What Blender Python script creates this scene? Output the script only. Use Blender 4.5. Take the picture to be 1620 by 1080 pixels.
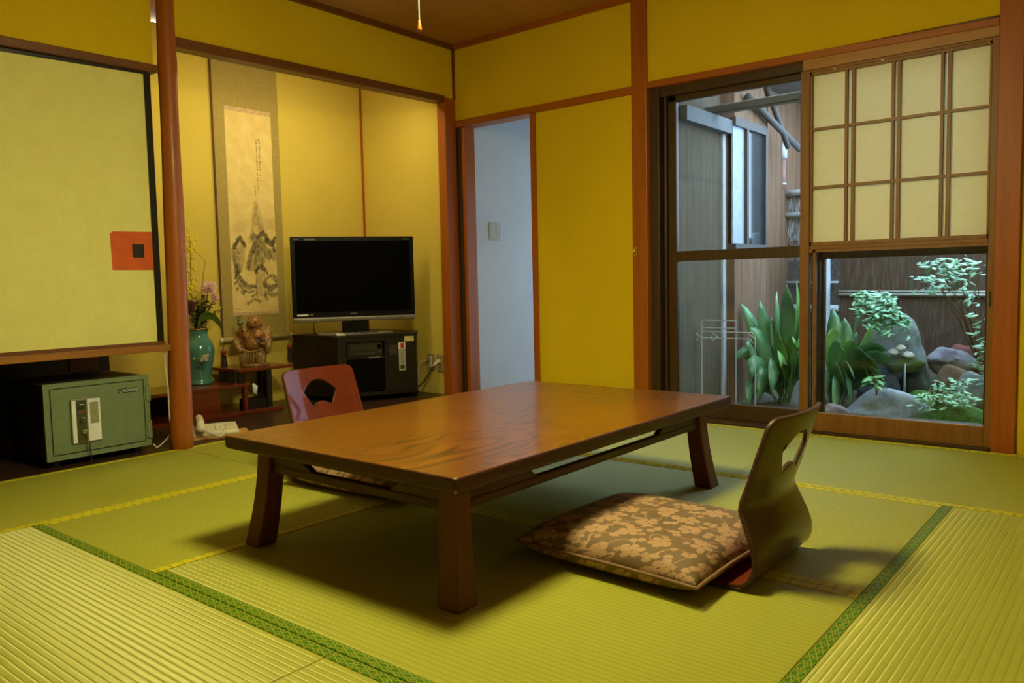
import bpy, bmesh, math, random
from mathutils import Vector, Matrix, Euler, noise
from mathutils.geometry import delaunay_2d_cdt
PI = math.pi
R = math.radians
random.seed(7)
for o in list(bpy.data.objects):
    bpy.data.objects.remove(o, do_unlink=True)
SC = bpy.context.scene
COL = SC.collection

# ---------------------------------------------------------------- camera
cam_d = bpy.data.cameras.new('camera')
cam_d.sensor_width = 36.0
cam_d.lens = 1258.6447 / 1620.0 * 36.0
cam_d.clip_start = 0.02
cam = bpy.data.objects.new('camera', cam_d)
COL.objects.link(cam)
_y, _p, _r = 0.6838, -0.0741, -0.0214
_f = Vector((-math.sin(_y) * math.cos(_p), math.cos(_y) * math.cos(_p), math.sin(_p)))
_x = Vector((math.cos(_y), math.sin(_y), 0))
_u = _x.cross(_f)
_X = _x * math.cos(_r) + _u * math.sin(_r)
_U = -_x * math.sin(_r) + _u * math.cos(_r)
cam.matrix_world = Matrix(((_X.x, _U.x, -_f.x, 3.5834), (_X.y, _U.y, -_f.y, -3.8574), (_X.z, _U.z, -_f.z, 0.7443), (0, 0, 0, 1)))
SC.camera = cam

# ---------------------------------------------------------------- light and exposure
SC.view_settings.view_transform = 'Standard'
SC.view_settings.look = 'None'
SC.view_settings.exposure = 0.0
SC.view_settings.gamma = 1.0
SC.view_settings.use_curve_mapping = False
w = bpy.data.worlds.new('overcast sky')
SC.world = w
w.use_nodes = True
w.node_tree.nodes['Background'].inputs[0].default_value = (0.56, 0.77, 1.0, 1)
w.node_tree.nodes['Background'].inputs[1].default_value = 8.5


def area(name, loc, target, size, power, color, shape='DISK', size_y=None):
    d = bpy.data.lights.new(name, 'AREA')
    d.shape = shape
    d.size = size
    if size_y:
        d.size_y = size_y
    d.energy = power
    d.color = color
    o = bpy.data.objects.new(name, d)
    COL.objects.link(o)
    o.location = loc
    dv = Vector(target) - Vector(loc)
    o.rotation_euler = dv.to_track_quat('-Z', 'Y').to_euler()
    return o


LAMP = Vector((2.25, -2.33, 1.85))
_pd = bpy.data.lights.new('pendant_light', 'POINT')
_pd.energy = 102
_pd.color = (1.0, 0.92, 0.42)
_pd.shadow_soft_size = 0.19
_po = bpy.data.objects.new('pendant_light', _pd)
COL.objects.link(_po)
_po.location = LAMP - Vector((0, 0, 0.03))
area('alcove_light', (-0.16, -0.95, 1.98), (-0.75, -0.95, 1.0), 1.3, 11.4, (1.0, 0.84, 0.42), 'RECTANGLE', 0.06)


# ---------------------------------------------------------------- helpers
def tag(o, label=None, cat=None, group=None, kind=None):
    if label: o['label'] = label
    if cat: o['category'] = cat
    if group: o['group'] = group
    if kind: o['kind'] = kind
    return o


def thing(name, loc, label, cat, group=None, rz=0.0):
    o = bpy.data.objects.new(name, None)
    o.empty_display_size = 0.05
    COL.objects.link(o)
    o.location = loc
    o.rotation_euler = (0, 0, rz)
    return tag(o, label, cat, group)


class MB:
    """collects shapes and links them as one mesh object"""
    def __init__(s):
        s.bm = bmesh.new()

    def quad_box(s, c, d, rot=None):
        m = Matrix.Translation(Vector(c)) @ (rot.to_matrix().to_4x4() if rot else Matrix()) @ Matrix.Diagonal((d[0], d[1], d[2], 1))
        return bmesh.ops.create_cube(s.bm, size=1.0, matrix=m)['verts']

    def box(s, x0, x1, y0, y1, z0, z1):
        return s.quad_box(((x0 + x1) / 2, (y0 + y1) / 2, (z0 + z1) / 2), (x1 - x0, y1 - y0, z1 - z0))

    def hexa(s, p):
        """eight corners: bottom ring of four, top ring of four"""
        v = [s.bm.verts.new(q) for q in p]
        for f in ((3, 2, 1, 0), (4, 5, 6, 7), (0, 1, 5, 4), (1, 2, 6, 5), (2, 3, 7, 6), (3, 0, 4, 7)):
            s.bm.faces.new([v[i] for i in f])
        return v

    def prism(s, poly, z0, z1, axis='z'):
        def mk(a, b, c):
            return (a, b, c) if axis == 'z' else ((c, a, b) if axis == 'x' else (a, c, b))
        n = len(poly)
        lo = [s.bm.verts.new(mk(p[0], p[1], z0)) for p in poly]
        hi = [s.bm.verts.new(mk(p[0], p[1], z1)) for p in poly]
        s.bm.faces.new(lo[::-1]); s.bm.faces.new(hi)
        for i in range(n):
            s.bm.faces.new((lo[i], lo[(i + 1) % n], hi[(i + 1) % n], hi[i]))
        return lo + hi

    def tube(s, pts, r, seg=10, cap=True, flat=None):
        pts = [Vector(p) for p in pts]
        rs = r if isinstance(r, (list, tuple)) else [r] * len(pts)
        rings = []
        ref = None
        for i, p in enumerate(pts):
            t = (pts[min(i + 1, len(pts) - 1)] - pts[max(i - 1, 0)]).normalized()
            if ref is None:
                ref = Vector((0, 0, 1)) if abs(t.z) < 0.9 else Vector((1, 0, 0))
            a = (ref - t * ref.dot(t)).normalized()
            ref = a
            b = t.cross(a)
            rings.append([s.bm.verts.new(p + (a * math.cos(2 * PI * k / seg) + b * math.sin(2 * PI * k / seg)) * rs[i]) for k in range(seg)])
        for i in range(len(rings) - 1):
            for k in range(seg):
                s.bm.faces.new((rings[i][k], rings[i][(k + 1) % seg], rings[i + 1][(k + 1) % seg], rings[i + 1][k]))
        if cap:
            s.bm.faces.new(rings[0][::-1]); s.bm.faces.new(rings[-1])
        return s

    def lathe(s, prof, c=(0, 0, 0), seg=40, cap=True):
        rings = [[s.bm.verts.new((c[0] + r * math.cos(2 * PI * k / seg), c[1] + r * math.sin(2 * PI * k / seg), c[2] + z)) for k in range(seg)] for r, z in prof]
        for i in range(len(rings) - 1):
            for k in range(seg):
                s.bm.faces.new((rings[i][k], rings[i][(k + 1) % seg], rings[i + 1][(k + 1) % seg], rings[i + 1][k]))
        if cap:
            s.bm.faces.new(rings[0][::-1]); s.bm.faces.new(rings[-1])
        return s

    def ball(s, c, r, seg=14, rot=None):
        r = r if isinstance(r, (list, tuple)) else (r, r, r)
        m = Matrix.Translation(Vector(c)) @ (rot.to_matrix().to_4x4() if rot else Matrix()) @ Matrix.Diagonal((r[0], r[1], r[2], 1))
        return bmesh.ops.create_uvsphere(s.bm, u_segments=seg, v_segments=max(6, seg * 2 // 3), radius=1.0, matrix=m)['verts']

    def ribbon(s, pts, widths, side, fold=0.0):
        """a leaf-like blade along pts, widened along side, with thickness given later by solidify"""
        rows = []
        side = Vector(side).normalized()
        for i, p in enumerate(pts):
            p = Vector(p)
            t = (Vector(pts[min(i + 1, len(pts) - 1)]) - Vector(pts[max(0, i - 1)])).normalized()
            sd = (side - t * side.dot(t)).normalized()
            nm = t.cross(sd)
            wd = widths[i]
            rows.append([s.bm.verts.new(p - sd * wd + nm * fold * wd), s.bm.verts.new(p), s.bm.verts.new(p + sd * wd + nm * fold * wd)])
        for i in range(len(rows) - 1):
            for k in range(2):
                s.bm.faces.new((rows[i][k], rows[i][k + 1], rows[i + 1][k + 1], rows[i + 1][k]))
        return s

    def build(s, name, mat, parent=None, world=False, bevel=0.0, smooth=False, seg=2, solid=0.0, sub=0, angle=40):
        bm = s.bm
        bmesh.ops.recalc_face_normals(bm, faces=bm.faces[:])
        off = Vector((0, 0, 0))
        if parent is None:
            xs = [v.co for v in bm.verts]
            lo = Vector([min(v[i] for v in xs) for i in range(3)]); hi = Vector([max(v[i] for v in xs) for i in range(3)])
            off = Vector(((lo.x + hi.x) / 2, (lo.y + hi.y) / 2, lo.z))
        elif world:
            q = parent; off = Vector((0, 0, 0))
            while q:
                off += q.location; q = q.parent
        for v in bm.verts:
            v.co -= off
        me = bpy.data.meshes.new(name)
        bm.to_mesh(me); bm.free()
        mats = mat if isinstance(mat, (list, tuple)) else [mat]
        for m in mats:
            me.materials.append(m)
        o = bpy.data.objects.new(name, me)
        COL.objects.link(o)
        if parent is not None:
            o.parent = parent
        else:
            o.location = off
        if smooth:
            me.polygons.foreach_set('use_smooth', [True] * len(me.polygons))
        if solid:
            md = o.modifiers.new('thickness', 'SOLIDIFY'); md.thickness = solid; md.offset = 0
        if bevel:
            md = o.modifiers.new('bevel', 'BEVEL'); md.width = bevel; md.segments = seg; md.limit_method = 'ANGLE'; md.angle_limit = R(angle)
            md.harden_normals = False
        if sub:
            md = o.modifiers.new('subdivision', 'SUBSURF'); md.levels = sub; md.render_levels = sub
        return o


def struct(o):
    o['kind'] = 'structure'
    return o


def sbox(name, mat, *b, bevel=0.0):
    m = MB(); m.box(*b)
    return struct(m.build(name, mat, bevel=bevel))


def copy_tree(o, parent=None):
    c = o.copy(); COL.objects.link(c); c.parent = parent
    for ch in o.children:
        copy_tree(ch, c)
    return c


# ---------------------------------------------------------------- materials
class NT:
    def __init__(s, name):
        s.m = bpy.data.materials.new(name); s.m.use_nodes = True
        s.t = s.m.node_tree; s.b = s.t.nodes['Principled BSDF']; s.out = s.t.nodes['Material Output']

    def n(s, typ, **kw):
        nd = s.t.nodes.new(typ)
        for k, v in kw.items():
            if k.startswith('i_'):
                nd.inputs[k[2:].replace('_', ' ')].default_value = v
            else:
                setattr(nd, k, v)
        return nd

    def l(s, a, b):
        s.t.links.new(a, b)

    def math(s, op, a, b=None, c=None):
        nd = s.n('ShaderNodeMath', operation=op)
        for i, q in enumerate((a, b, c)):
            if q is None: continue
            if isinstance(q, (int, float)): nd.inputs[i].default_value = q
            else: s.l(q, nd.inputs[i])
        return nd.outputs[0]

    def ramp(s, fac, stops, interp='LINEAR'):
        r = s.n('ShaderNodeValToRGB'); r.color_ramp.interpolation = interp
        e = r.color_ramp.elements
        while len(e) < len(stops): e.new(0.5)
        for q, (p, c) in zip(e, stops):
            q.position = p; q.color = (c[0], c[1], c[2], 1)
        s.l(fac, r.inputs[0])
        return r.outputs[0]

    def mix(s, fac, a, b, blend='MIX'):
        nd = s.n('ShaderNodeMix', data_type='RGBA', blend_type=blend)
        for i, q in ((0, fac), (6, a), (7, b)):
            if isinstance(q, (int, float)): nd.inputs[i].default_value = q
            elif isinstance(q, tuple): nd.inputs[i].default_value = (q[0], q[1], q[2], 1)
            else: s.l(q, nd.inputs[i])
        return nd.outputs[2]

    def coord(s, scale=(1, 1, 1), rot=(0, 0, 0), which='Object'):
        tc = s.n('ShaderNodeTexCoord'); mp = s.n('ShaderNodeMapping')
        mp.inputs['Scale'].default_value = scale; mp.inputs['Rotation'].default_value = rot
        s.l(tc.outputs[which], mp.inputs[0])
        return mp.outputs[0]

    def noise(s, vec, scale, detail=3, rough=0.5, dist=0.0):
        nd = s.n('ShaderNodeTexNoise'); nd.inputs['Scale'].default_value = scale
        nd.inputs['Detail'].default_value = detail; nd.inputs['Roughness'].default_value = rough
        nd.inputs['Distortion'].default_value = dist
        s.l(vec, nd.inputs['Vector'])
        return nd.outputs[0]

    def bump(s, h, strength, dist=0.01):
        b = s.n('ShaderNodeBump'); b.inputs['Strength'].default_value = strength; b.inputs['Distance'].default_value = dist
        s.l(h, b.inputs['Height']); s.l(b.outputs[0], s.b.inputs['Normal'])
        return b.outputs[0]

    def base(s, c):
        if isinstance(c, tuple): s.b.inputs['Base Color'].default_value = (c[0], c[1], c[2], 1)
        else: s.l(c, s.b.inputs['Base Color'])

    def set(s, rough=0.5, metal=0.0, spec=0.5, coat=0.0, coat_r=0.1):
        s.b.inputs['Roughness'].default_value = rough; s.b.inputs['Metallic'].default_value = metal
        s.b.inputs['Specular IOR Level'].default_value = spec; s.b.inputs['Coat Weight'].default_value = coat
        s.b.inputs['Coat Roughness'].default_value = coat_r
        return s


def plain(name, c, rough=0.5, metal=0.0, spec=0.5, var=0.12, vs=18, coat=0.0):
    m = NT(name); m.set(rough, metal, spec, coat)
    nz = m.noise(m.coord(), vs, 4)
    m.base(m.ramp(nz, [(0.3, tuple(q * (1 - var) for q in c)), (0.7, tuple(min(1, q * (1 + var)) for q in c))]))
    return m.m


def plaster(name, c, grain=260):
    m = NT(name); m.set(0.92, spec=0.15)
    v = m.coord()
    n1 = m.noise(v, grain, 3); n2 = m.noise(v, 2.2, 3)
    a = m.ramp(n1, [(0.25, tuple(q * 0.86 for q in c)), (0.75, tuple(q * 1.08 for q in c))])
    m.base(m.mix(0.25, a, m.ramp(n2, [(0.35, tuple(q * 0.88 for q in c)), (0.65, tuple(q * 1.1 for q in c))])))
    m.bump(n1, 0.25, 0.004)
    return m.m


def wood(name, c, c2, axis='z', rough=0.45, scale=1.0, coat=0.0, contrast=1.0, bump=0.05):
    m = NT(name); m.set(rough, spec=0.4, coat=coat, coat_r=0.15)
    k = {'x': (0.06, 1, 1), 'y': (1, 0.06, 1), 'z': (1, 1, 0.06)}[axis]
    v = m.coord(tuple(q * scale for q in k))
    n1 = m.noise(v, 38, 5, 0.6, 0.6)
    n2 = m.noise(v, 160, 2, 0.5)
    f = m.math('ADD', m.math('MULTIPLY', n1, 0.75), m.math('MULTIPLY', n2, 0.25))
    m.base(m.ramp(f, [(0.5 - 0.2 / contrast, c2), (0.5 + 0.2 / contrast, c)]))
    m.bump(f, bump, 0.004)
    return m.m


M = {}
M['wall'] = plaster('yellow plaster', (0.72, 0.50, 0.010))
M['alcove'] = plaster('pale yellow plaster', (0.66, 0.515, 0.10), 200)
M['white_wall'] = plaster('white wallpaper', (0.60, 0.645, 0.72), 180)
M['post'] = wood('orange brown cedar', (0.42, 0.110, 0.006), (0.29, 0.07, 0.004), 'z')
M['post_x'] = wood('orange brown cedar rail', (0.42, 0.115, 0.006), (0.29, 0.07, 0.004), 'x')
M['post_y'] = wood('red brown cedar rail', (0.20, 0.07, 0.012), (0.12, 0.038, 0.008), 'y')
M['sill_y'] = wood('orange cedar sill', (0.36, 0.145, 0.02), (0.24, 0.085, 0.012), 'y')
M['frame_dark'] = wood('dark sash brown', (0.075, 0.036, 0.012), (0.045, 0.022, 0.008), 'z')
M['shoji_wood'] = wood('shoji cedar', (0.27, 0.115, 0.02), (0.18, 0.07, 0.012), 'z')
M['shoji_wood_x'] = wood('shoji cedar rails', (0.27, 0.115, 0.02), (0.18, 0.07, 0.012), 'x')
M['black_frame'] = plain('black lacquer strip', (0.012, 0.009, 0.006), 0.35)
M['toko_floor'] = wood('dark alcove boards', (0.055, 0.026, 0.012), (0.03, 0.014, 0.007), 'y', 0.35)
M['ceiling'] = wood('ceiling boards', (0.52, 0.26, 0.05), (0.40, 0.18, 0.03), 'y', 0.7)
M['lacquer_red'] = wood('red brown lacquer board', (0.17, 0.028, 0.010), (0.11, 0.016, 0.006), 'y', 0.22, coat=0.3)
M['lacquer_dark'] = plain('dark lacquer leg', (0.012, 0.007, 0.005), 0.3)
M['black'] = plain('matt black', (0.010, 0.009, 0.008), 0.55)
M['screen'] = plain('dark screen', (0.0012, 0.0012, 0.0013), 0.6, spec=0.03)
M['tv_black'] = plain('black glossy plastic', (0.003, 0.003, 0.003), 0.35, spec=0.15)
M['silver'] = plain('grey silver plastic', (0.22, 0.20, 0.18), 0.35, metal=0.3)
M['chrome'] = plain('chrome', (0.7, 0.7, 0.68), 0.15, metal=1.0)
M['brass'] = plain('brass', (0.5, 0.33, 0.09), 0.35, metal=0.9)
M['paper_white'] = plain('white paper', (0.75, 0.75, 0.7), 0.8)
M['ivory'] = plain('ivory plastic', (0.68, 0.62, 0.46), 0.4)
M['cord_white'] = plain('white cord', (0.7, 0.68, 0.6), 0.5)
M['cord_dark'] = plain('dark cord', (0.02, 0.008, 0.012), 0.5)
M['cab'] = wood('dark brown cabinet board', (0.014, 0.008, 0.005), (0.009, 0.005, 0.004), 'z', 0.42)
M['safe_green'] = plain('green enamel', (0.165, 0.215, 0.105), 0.42, vs=40, var=0.06)
M['safe_dark'] = plain('dark safe side', (0.018, 0.016, 0.010), 0.5)
M['orange'] = plain('orange paper', (0.62, 0.10, 0.012), 0.8)
M['red'] = plain('red bead', (0.30, 0.02, 0.012), 0.3)
M['bamboo'] = plain('weathered bamboo', (0.42, 0.45, 0.48), 0.5, var=0.2, vs=9)
M['pipe_grey'] = plain('grey pipe', (0.17, 0.20, 0.24), 0.5)
M['pipe_white'] = plain('white pipe', (0.45, 0.49, 0.55), 0.5)
M['pipe_red'] = plain('pink brown pipe', (0.28, 0.14, 0.13), 0.6)


def glass_mat(name, tint=(0.93, 0.96, 0.97)):
    m = NT(name)
    tr = m.n('ShaderNodeBsdfTransparent'); tr.inputs[0].default_value = (*tint, 1)
    gl = m.n('ShaderNodeBsdfGlossy'); gl.inputs[0].default_value = (0.9, 0.92, 0.95, 1); gl.inputs['Roughness'].default_value = 0.02
    fr = m.n('ShaderNodeFresnel'); fr.inputs[0].default_value = 1.35
    mx = m.n('ShaderNodeMixShader')
    m.l(fr.outputs[0], mx.inputs[0]); m.l(tr.outputs[0], mx.inputs[1]); m.l(gl.outputs[0], mx.inputs[2])
    m.l(mx.outputs[0], m.out.inputs[0])
    return m.m


M['glass'] = glass_mat('window glass')


def paper_mat():
    m = NT('shoji paper')
    c = m.ramp(m.noise(m.coord((1, 1, 1)), 60, 4), [(0.3, (0.88, 0.83, 0.64)), (0.7, (0.92, 0.87, 0.68))])
    df = m.n('ShaderNodeBsdfDiffuse'); tl = m.n('ShaderNodeBsdfTranslucent')
    m.l(c, df.inputs[0]); m.l(c, tl.inputs[0])
    mx = m.n('ShaderNodeMixShader'); mx.inputs[0].default_value = 0.25
    m.l(df.outputs[0], mx.inputs[1]); m.l(tl.outputs[0], mx.inputs[2]); m.l(mx.outputs[0], m.out.inputs[0])
    return m.m


M['shoji_paper'] = paper_mat()


def fusuma_mat():
    m = NT('fusuma paper'); m.set(0.85, spec=0.2)
    v = m.coord()
    f = m.noise(v, 8, 5, 0.7); f2 = m.noise(m.coord((1, 1, 3)), 120, 2)
    a = m.ramp(f, [(0.3, (0.72, 0.66, 0.20)), (0.7, (0.80, 0.74, 0.25))])
    m.base(m.mix(0.3, a, m.ramp(f2, [(0.35, (0.66, 0.60, 0.18)), (0.65, (0.82, 0.78, 0.30))])))
    return m.m


M['fusuma'] = fusuma_mat()


def tatami_mat(name, c, c2, gloss=0.085):
    m = NT(name)
    v = m.coord()
    sep = m.n('ShaderNodeSeparateXYZ'); m.l(v, sep.inputs[0])
    ph = m.math('FRACT', m.math('MULTIPLY', sep.outputs[1], 1 / 0.0165))
    rib = m.math('PINGPONG', ph, 0.5)                         # 0 at the groove, .5 on the ridge
    fibre = m.noise(m.coord((90, 6, 1)), 12, 3, 0.6)
    patch = m.noise(v, 3.0, 4, 0.6)
    ridge = m.ramp(rib, [(0.0, (0.72,) * 3), (0.13, (0.96,) * 3), (0.5, (1,) * 3)])
    col = m.mix(m.math('ADD', m.math('MULTIPLY', fibre, 0.6), m.math('MULTIPLY', patch, 0.4)), c2, c)
    col = m.mix(1.0, col, ridge, 'MULTIPLY')
    df = m.n('ShaderNodeBsdfDiffuse'); m.l(col, df.inputs[0])
    h = m.math('ADD', m.math('POWER', m.math('MINIMUM', m.math('MULTIPLY', rib, 4.5), 1.0), 0.7), m.math('MULTIPLY', fibre, 0.25))
    b = m.n('ShaderNodeBump'); b.inputs['Strength'].default_value = 0.17; b.inputs['Distance'].default_value = 0.004
    m.l(h, b.inputs['Height'])
    m.l(b.outputs[0], df.inputs['Normal'])
    gl = m.n('ShaderNodeBsdfAnisotropic'); gl.inputs['Roughness'].default_value = 0.62
    gl.inputs['Anisotropy'].default_value = 0.8
    cv = m.n('ShaderNodeCombineXYZ'); cv.inputs[1].default_value = 1.0
    vt = m.n('ShaderNodeVectorTransform', vector_type='VECTOR', convert_from='OBJECT', convert_to='WORLD')
    m.l(cv.outputs[0], vt.inputs[0]); m.l(vt.outputs[0], gl.inputs['Tangent'])
    gl.inputs[0].default_value = (0.80, 0.79, 0.55, 1)
    m.l(b.outputs[0], gl.inputs['Normal'])
    mx = m.n('ShaderNodeMixShader'); mx.inputs[0].default_value = gloss
    m.l(df.outputs[0], mx.inputs[1]); m.l(gl.outputs[0], mx.inputs[2]); m.l(mx.outputs[0], m.out.inputs[0])
    return m.m


M['tatami'] = tatami_mat('tatami rush', (0.40, 0.39, 0.052), (0.325, 0.315, 0.040))


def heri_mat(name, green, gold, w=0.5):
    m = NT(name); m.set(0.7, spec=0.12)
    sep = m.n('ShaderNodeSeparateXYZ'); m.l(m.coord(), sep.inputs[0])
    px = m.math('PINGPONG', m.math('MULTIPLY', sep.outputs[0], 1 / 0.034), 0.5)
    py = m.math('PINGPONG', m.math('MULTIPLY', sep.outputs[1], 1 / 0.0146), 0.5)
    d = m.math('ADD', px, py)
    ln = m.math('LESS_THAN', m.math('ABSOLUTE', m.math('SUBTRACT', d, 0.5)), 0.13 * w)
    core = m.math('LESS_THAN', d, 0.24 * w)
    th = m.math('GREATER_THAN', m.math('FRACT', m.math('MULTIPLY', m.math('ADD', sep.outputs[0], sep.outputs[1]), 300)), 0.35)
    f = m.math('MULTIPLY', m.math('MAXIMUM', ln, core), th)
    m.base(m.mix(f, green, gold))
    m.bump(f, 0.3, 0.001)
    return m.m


M['heri_green'] = heri_mat('green and gold brocade border', (0.055, 0.150, 0.004), (0.36, 0.32, 0.035), 0.8)
M['heri_sheen'] = heri_mat('brocade border with painted sheen', (0.22, 0.23, 0.008), (0.72, 0.60, 0.02), 2.0)  # same brocade cloth, its viewing-angle sheen painted in as brighter gold


def table_top_mat():
    m = NT('zelkova table top'); m.set(0.30, spec=0.5, coat=0.4, coat_r=0.13)
    v = m.coord((2.9, 0.85, 1))
    h = m.noise(v, 1.5, 2.0, 0.5, 0.5)
    bands = m.math('FRACT', m.math('MULTIPLY', h, 17))
    line = m.math('SUBTRACT', 1.0, m.math('MULTIPLY', m.math('ABSOLUTE', m.math('SUBTRACT', bands, 0.5)), 2.0))
    line = m.math('POWER', line, 2.4)
    pore = m.noise(m.coord((60, 3.5, 1)), 9, 3, 0.6)
    heart = m.ramp(m.noise(m.coord((1.4, 0.7, 1)), 1.5, 1), [(0.42, (0, 0, 0)), (0.56, (1, 1, 1))])
    ink = m.math('MULTIPLY', m.math('MULTIPLY', line, pore), m.math('ADD', m.math('MULTIPLY', heart, 0.95), 0.2))
    base = m.ramp(pore, [(0.3, (0.175, 0.056, 0.003)), (0.7, (0.225, 0.075, 0.004))])
    m.base(m.mix(m.math('MINIMUM', m.math('MULTIPLY', ink, 2.0), 1.0), base, (0.050, 0.016, 0.003)))
    return m.m


M['table_top'] = table_top_mat()
M['table_edge'] = wood('dark stained table edge', (0.068, 0.016, 0.003), (0.040, 0.009, 0.002), 'y', 0.45, coat=0.05)
M['table_leg'] = wood('dark stained table leg', (0.14, 0.036, 0.007), (0.09, 0.021, 0.005), 'z', 0.45)


def floral_mat():
    """tone on tone brocade: five petalled flowers, leaves and running vines"""
    m = NT('brown floral brocade'); m.set(0.65, spec=0.3)
    uv = m.coord((1, 1, 1))
    sep0 = m.n('ShaderNodeSeparateXYZ'); m.l(uv, sep0.inputs[0])
    cmb = m.n('ShaderNodeCombineXYZ'); m.l(m.math('SUBTRACT', sep0.outputs[0], sep0.outputs[2]), cmb.inputs[0]); m.l(m.math('ADD', sep0.outputs[1], sep0.outputs[2]), cmb.inputs[1])
    flat = cmb.outputs[0]

    def motif(scale, petals, size, inner, off):
        ad = m.n('ShaderNodeVectorMath', operation='ADD'); ad.inputs[1].default_value = off; m.l(flat, ad.inputs[0])
        vo = m.n('ShaderNodeTexVoronoi', voronoi_dimensions='2D'); vo.inputs['Scale'].default_value = scale; vo.inputs['Randomness'].default_value = 0.62
        m.l(ad.outputs[0], vo.inputs['Vector'])
        sb = m.n('ShaderNodeVectorMath', operation='SUBTRACT'); m.l(ad.outputs[0], sb.inputs[0]); m.l(vo.outputs['Position'], sb.inputs[1])
        sp = m.n('ShaderNodeSeparateXYZ'); m.l(sb.outputs[0], sp.inputs[0])
        cs = m.n('ShaderNodeSeparateColor'); m.l(vo.outputs['Color'], cs.inputs[0])
        ang = m.math('ADD', m.math('ARCTAN2', sp.outputs[1], sp.outputs[0]), m.math('MULTIPLY', cs.outputs[0], 6.28))
        ca = m.math('ABSOLUTE', m.math('COSINE', m.math('MULTIPLY', ang, petals / 2)))
        rad = m.math('MULTIPLY', m.math('ADD', m.math('MULTIPLY', m.math('POWER', ca, 0.6), 1 - inner), inner), size)
        d = vo.outputs['Distance']
        d = m.math('DIVIDE', d, scale)
        f = m.math('LESS_THAN', d, rad)
        hole = m.math('GREATER_THAN', d, size * 0.13)
        seam = m.math('GREATER_THAN', ca, 0.16)
        ring = m.math('MAXIMUM', seam, m.math('LESS_THAN', d, size * 0.3))
        return m.math('MULTIPLY', m.math('MULTIPLY', f, hole), ring)
    f1 = motif(10.5, 5, 0.031, 0.42, (0, 0, 0))
    f2 = motif(19, 5, 0.0105, 0.3, (3.3, 1.7, 0))
    f3 = motif(15.5, 2, 0.020, 0.02, (1.13, 5.2, 0))
    nz = m.n('ShaderNodeTexNoise'); nz.inputs['Scale'].default_value = 7.5; nz.inputs['Detail'].default_value = 0.5; m.l(flat, nz.inputs['Vector'])
    vine = m.math('LESS_THAN', m.math('ABSOLUTE', m.math('SUBTRACT', m.math('FRACT', m.math('MULTIPLY', nz.outputs[0], 5.0)), 0.5)), 0.026)
    f = m.math('MAXIMUM', m.math('MAXIMUM', f1, f2), m.math('MAXIMUM', f3, vine))
    m.base(m.mix(f, (0.17, 0.105, 0.050), (0.40, 0.235, 0.13)))
    m.bump(f, 0.2, 0.001)
    return m.m


M['floral'] = floral_mat()
M['chair_red'] = wood('red brown lacquered plywood', (0.165, 0.028, 0.006), (0.105, 0.015, 0.004), 'z', 0.5, coat=0.22)
M['chair_red'].node_tree.nodes['Principled BSDF'].inputs['Specular IOR Level'].default_value = 0.06
M['chair_red'].node_tree.nodes['Principled BSDF'].inputs['Coat Roughness'].default_value = 0.07
M['chair_back'] = wood('dark brown lacquered plywood', (0.085, 0.036, 0.008), (0.05, 0.02, 0.005), 'z', 0.28, coat=0.25)
M['chair_rim'] = plain('worn plywood edge', (0.05, 0.018, 0.006), 0.5, var=0.5, vs=60)

# ================================================================ THE SETTING
H = 2.27
BX = -0.92       # back of the alcove
XR, YF = 4.0, -4.75
sbox('floor', M['toko_floor'], BX - 0.1, XR + 0.1, YF - 0.1, 0.16, -0.12, -0.045)
sbox('trim_20', M['toko_floor'], BX, 0.035, -3.2, -0.001, -0.045, 0.0)
# ceiling with long boards
m = MB()
y = YF - 0.1
xx = BX
for k in range(12):
    x0 = 0.0 + k * 0.345
    m.box(x0, x0 + 0.342, YF, 0.0, H, H + 0.03)
m.box(-1.0, XR + 0.1, YF - 0.1, 0.1, H + 0.03, H + 0.06)
struct(m.build('ceiling', M['ceiling']))
M['unseen'] = plain('dark low bounce wall', (0.26, 0.18, 0.06), 0.8)  # colour of the unseen walls, made dark to cut bounced light
sbox('wall_right', M['unseen'], XR, XR + 0.1, YF - 0.1, 0.1, -0.05, H)
sbox('wall_front', M['unseen'], -1.0, XR, YF - 0.1, YF, -0.05, H)
# back wall (wall with door and window): one structure with openings
m = MB()
m.box(0.0, 4.0, 0.0, 0.1, 1.79, H)
m.box(0.655, 1.33, 0.004, 0.1, -0.05, 1.76)
m.box(3.12, 4.0, 0.0, 0.1, -0.05, 1.79)
struct(m.build('wall_back', M['wall']))
# left wall above the alcove and the cupboard
m = MB()
m.box(-0.08, 0.0, YF, -2.0, 1.755, H)
m.box(-0.08, 0.0, -1.93, 0.0, 1.905, H)
m.box(-0.08, 0.0, YF, -3.2, -0.05, 1.755)
struct(m.build('wall_left', M['wall']))
# alcove shell
m = MB()
m.box(BX - 0.06, BX, -3.2, 0.0, -0.05, H)
m.box(BX, 0.0, 0.0, 0.05, -0.05, H)
struct(m.build('wall_alcove', M['alcove']))
sbox('wall_recess', M['cab'], BX, -0.08, -3.24, -3.2, -0.05, 1.75)  # end wall coloured dark to stand in for the recess shade
sbox('recess_shade_sheet', M['cab'], BX, BX + 0.012, -3.2, -1.87, 0.0, 0.46)  # dark sheet added over the back wall, painting the shade under the cupboard
sbox('wall_partition', M['alcove'], BX, -0.1, -2.02, -1.98, 0.5, H)
sbox('trim_1', M['post'], BX, BX + 0.012, -0.012, 0.0, 0.0, 2.2)

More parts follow.
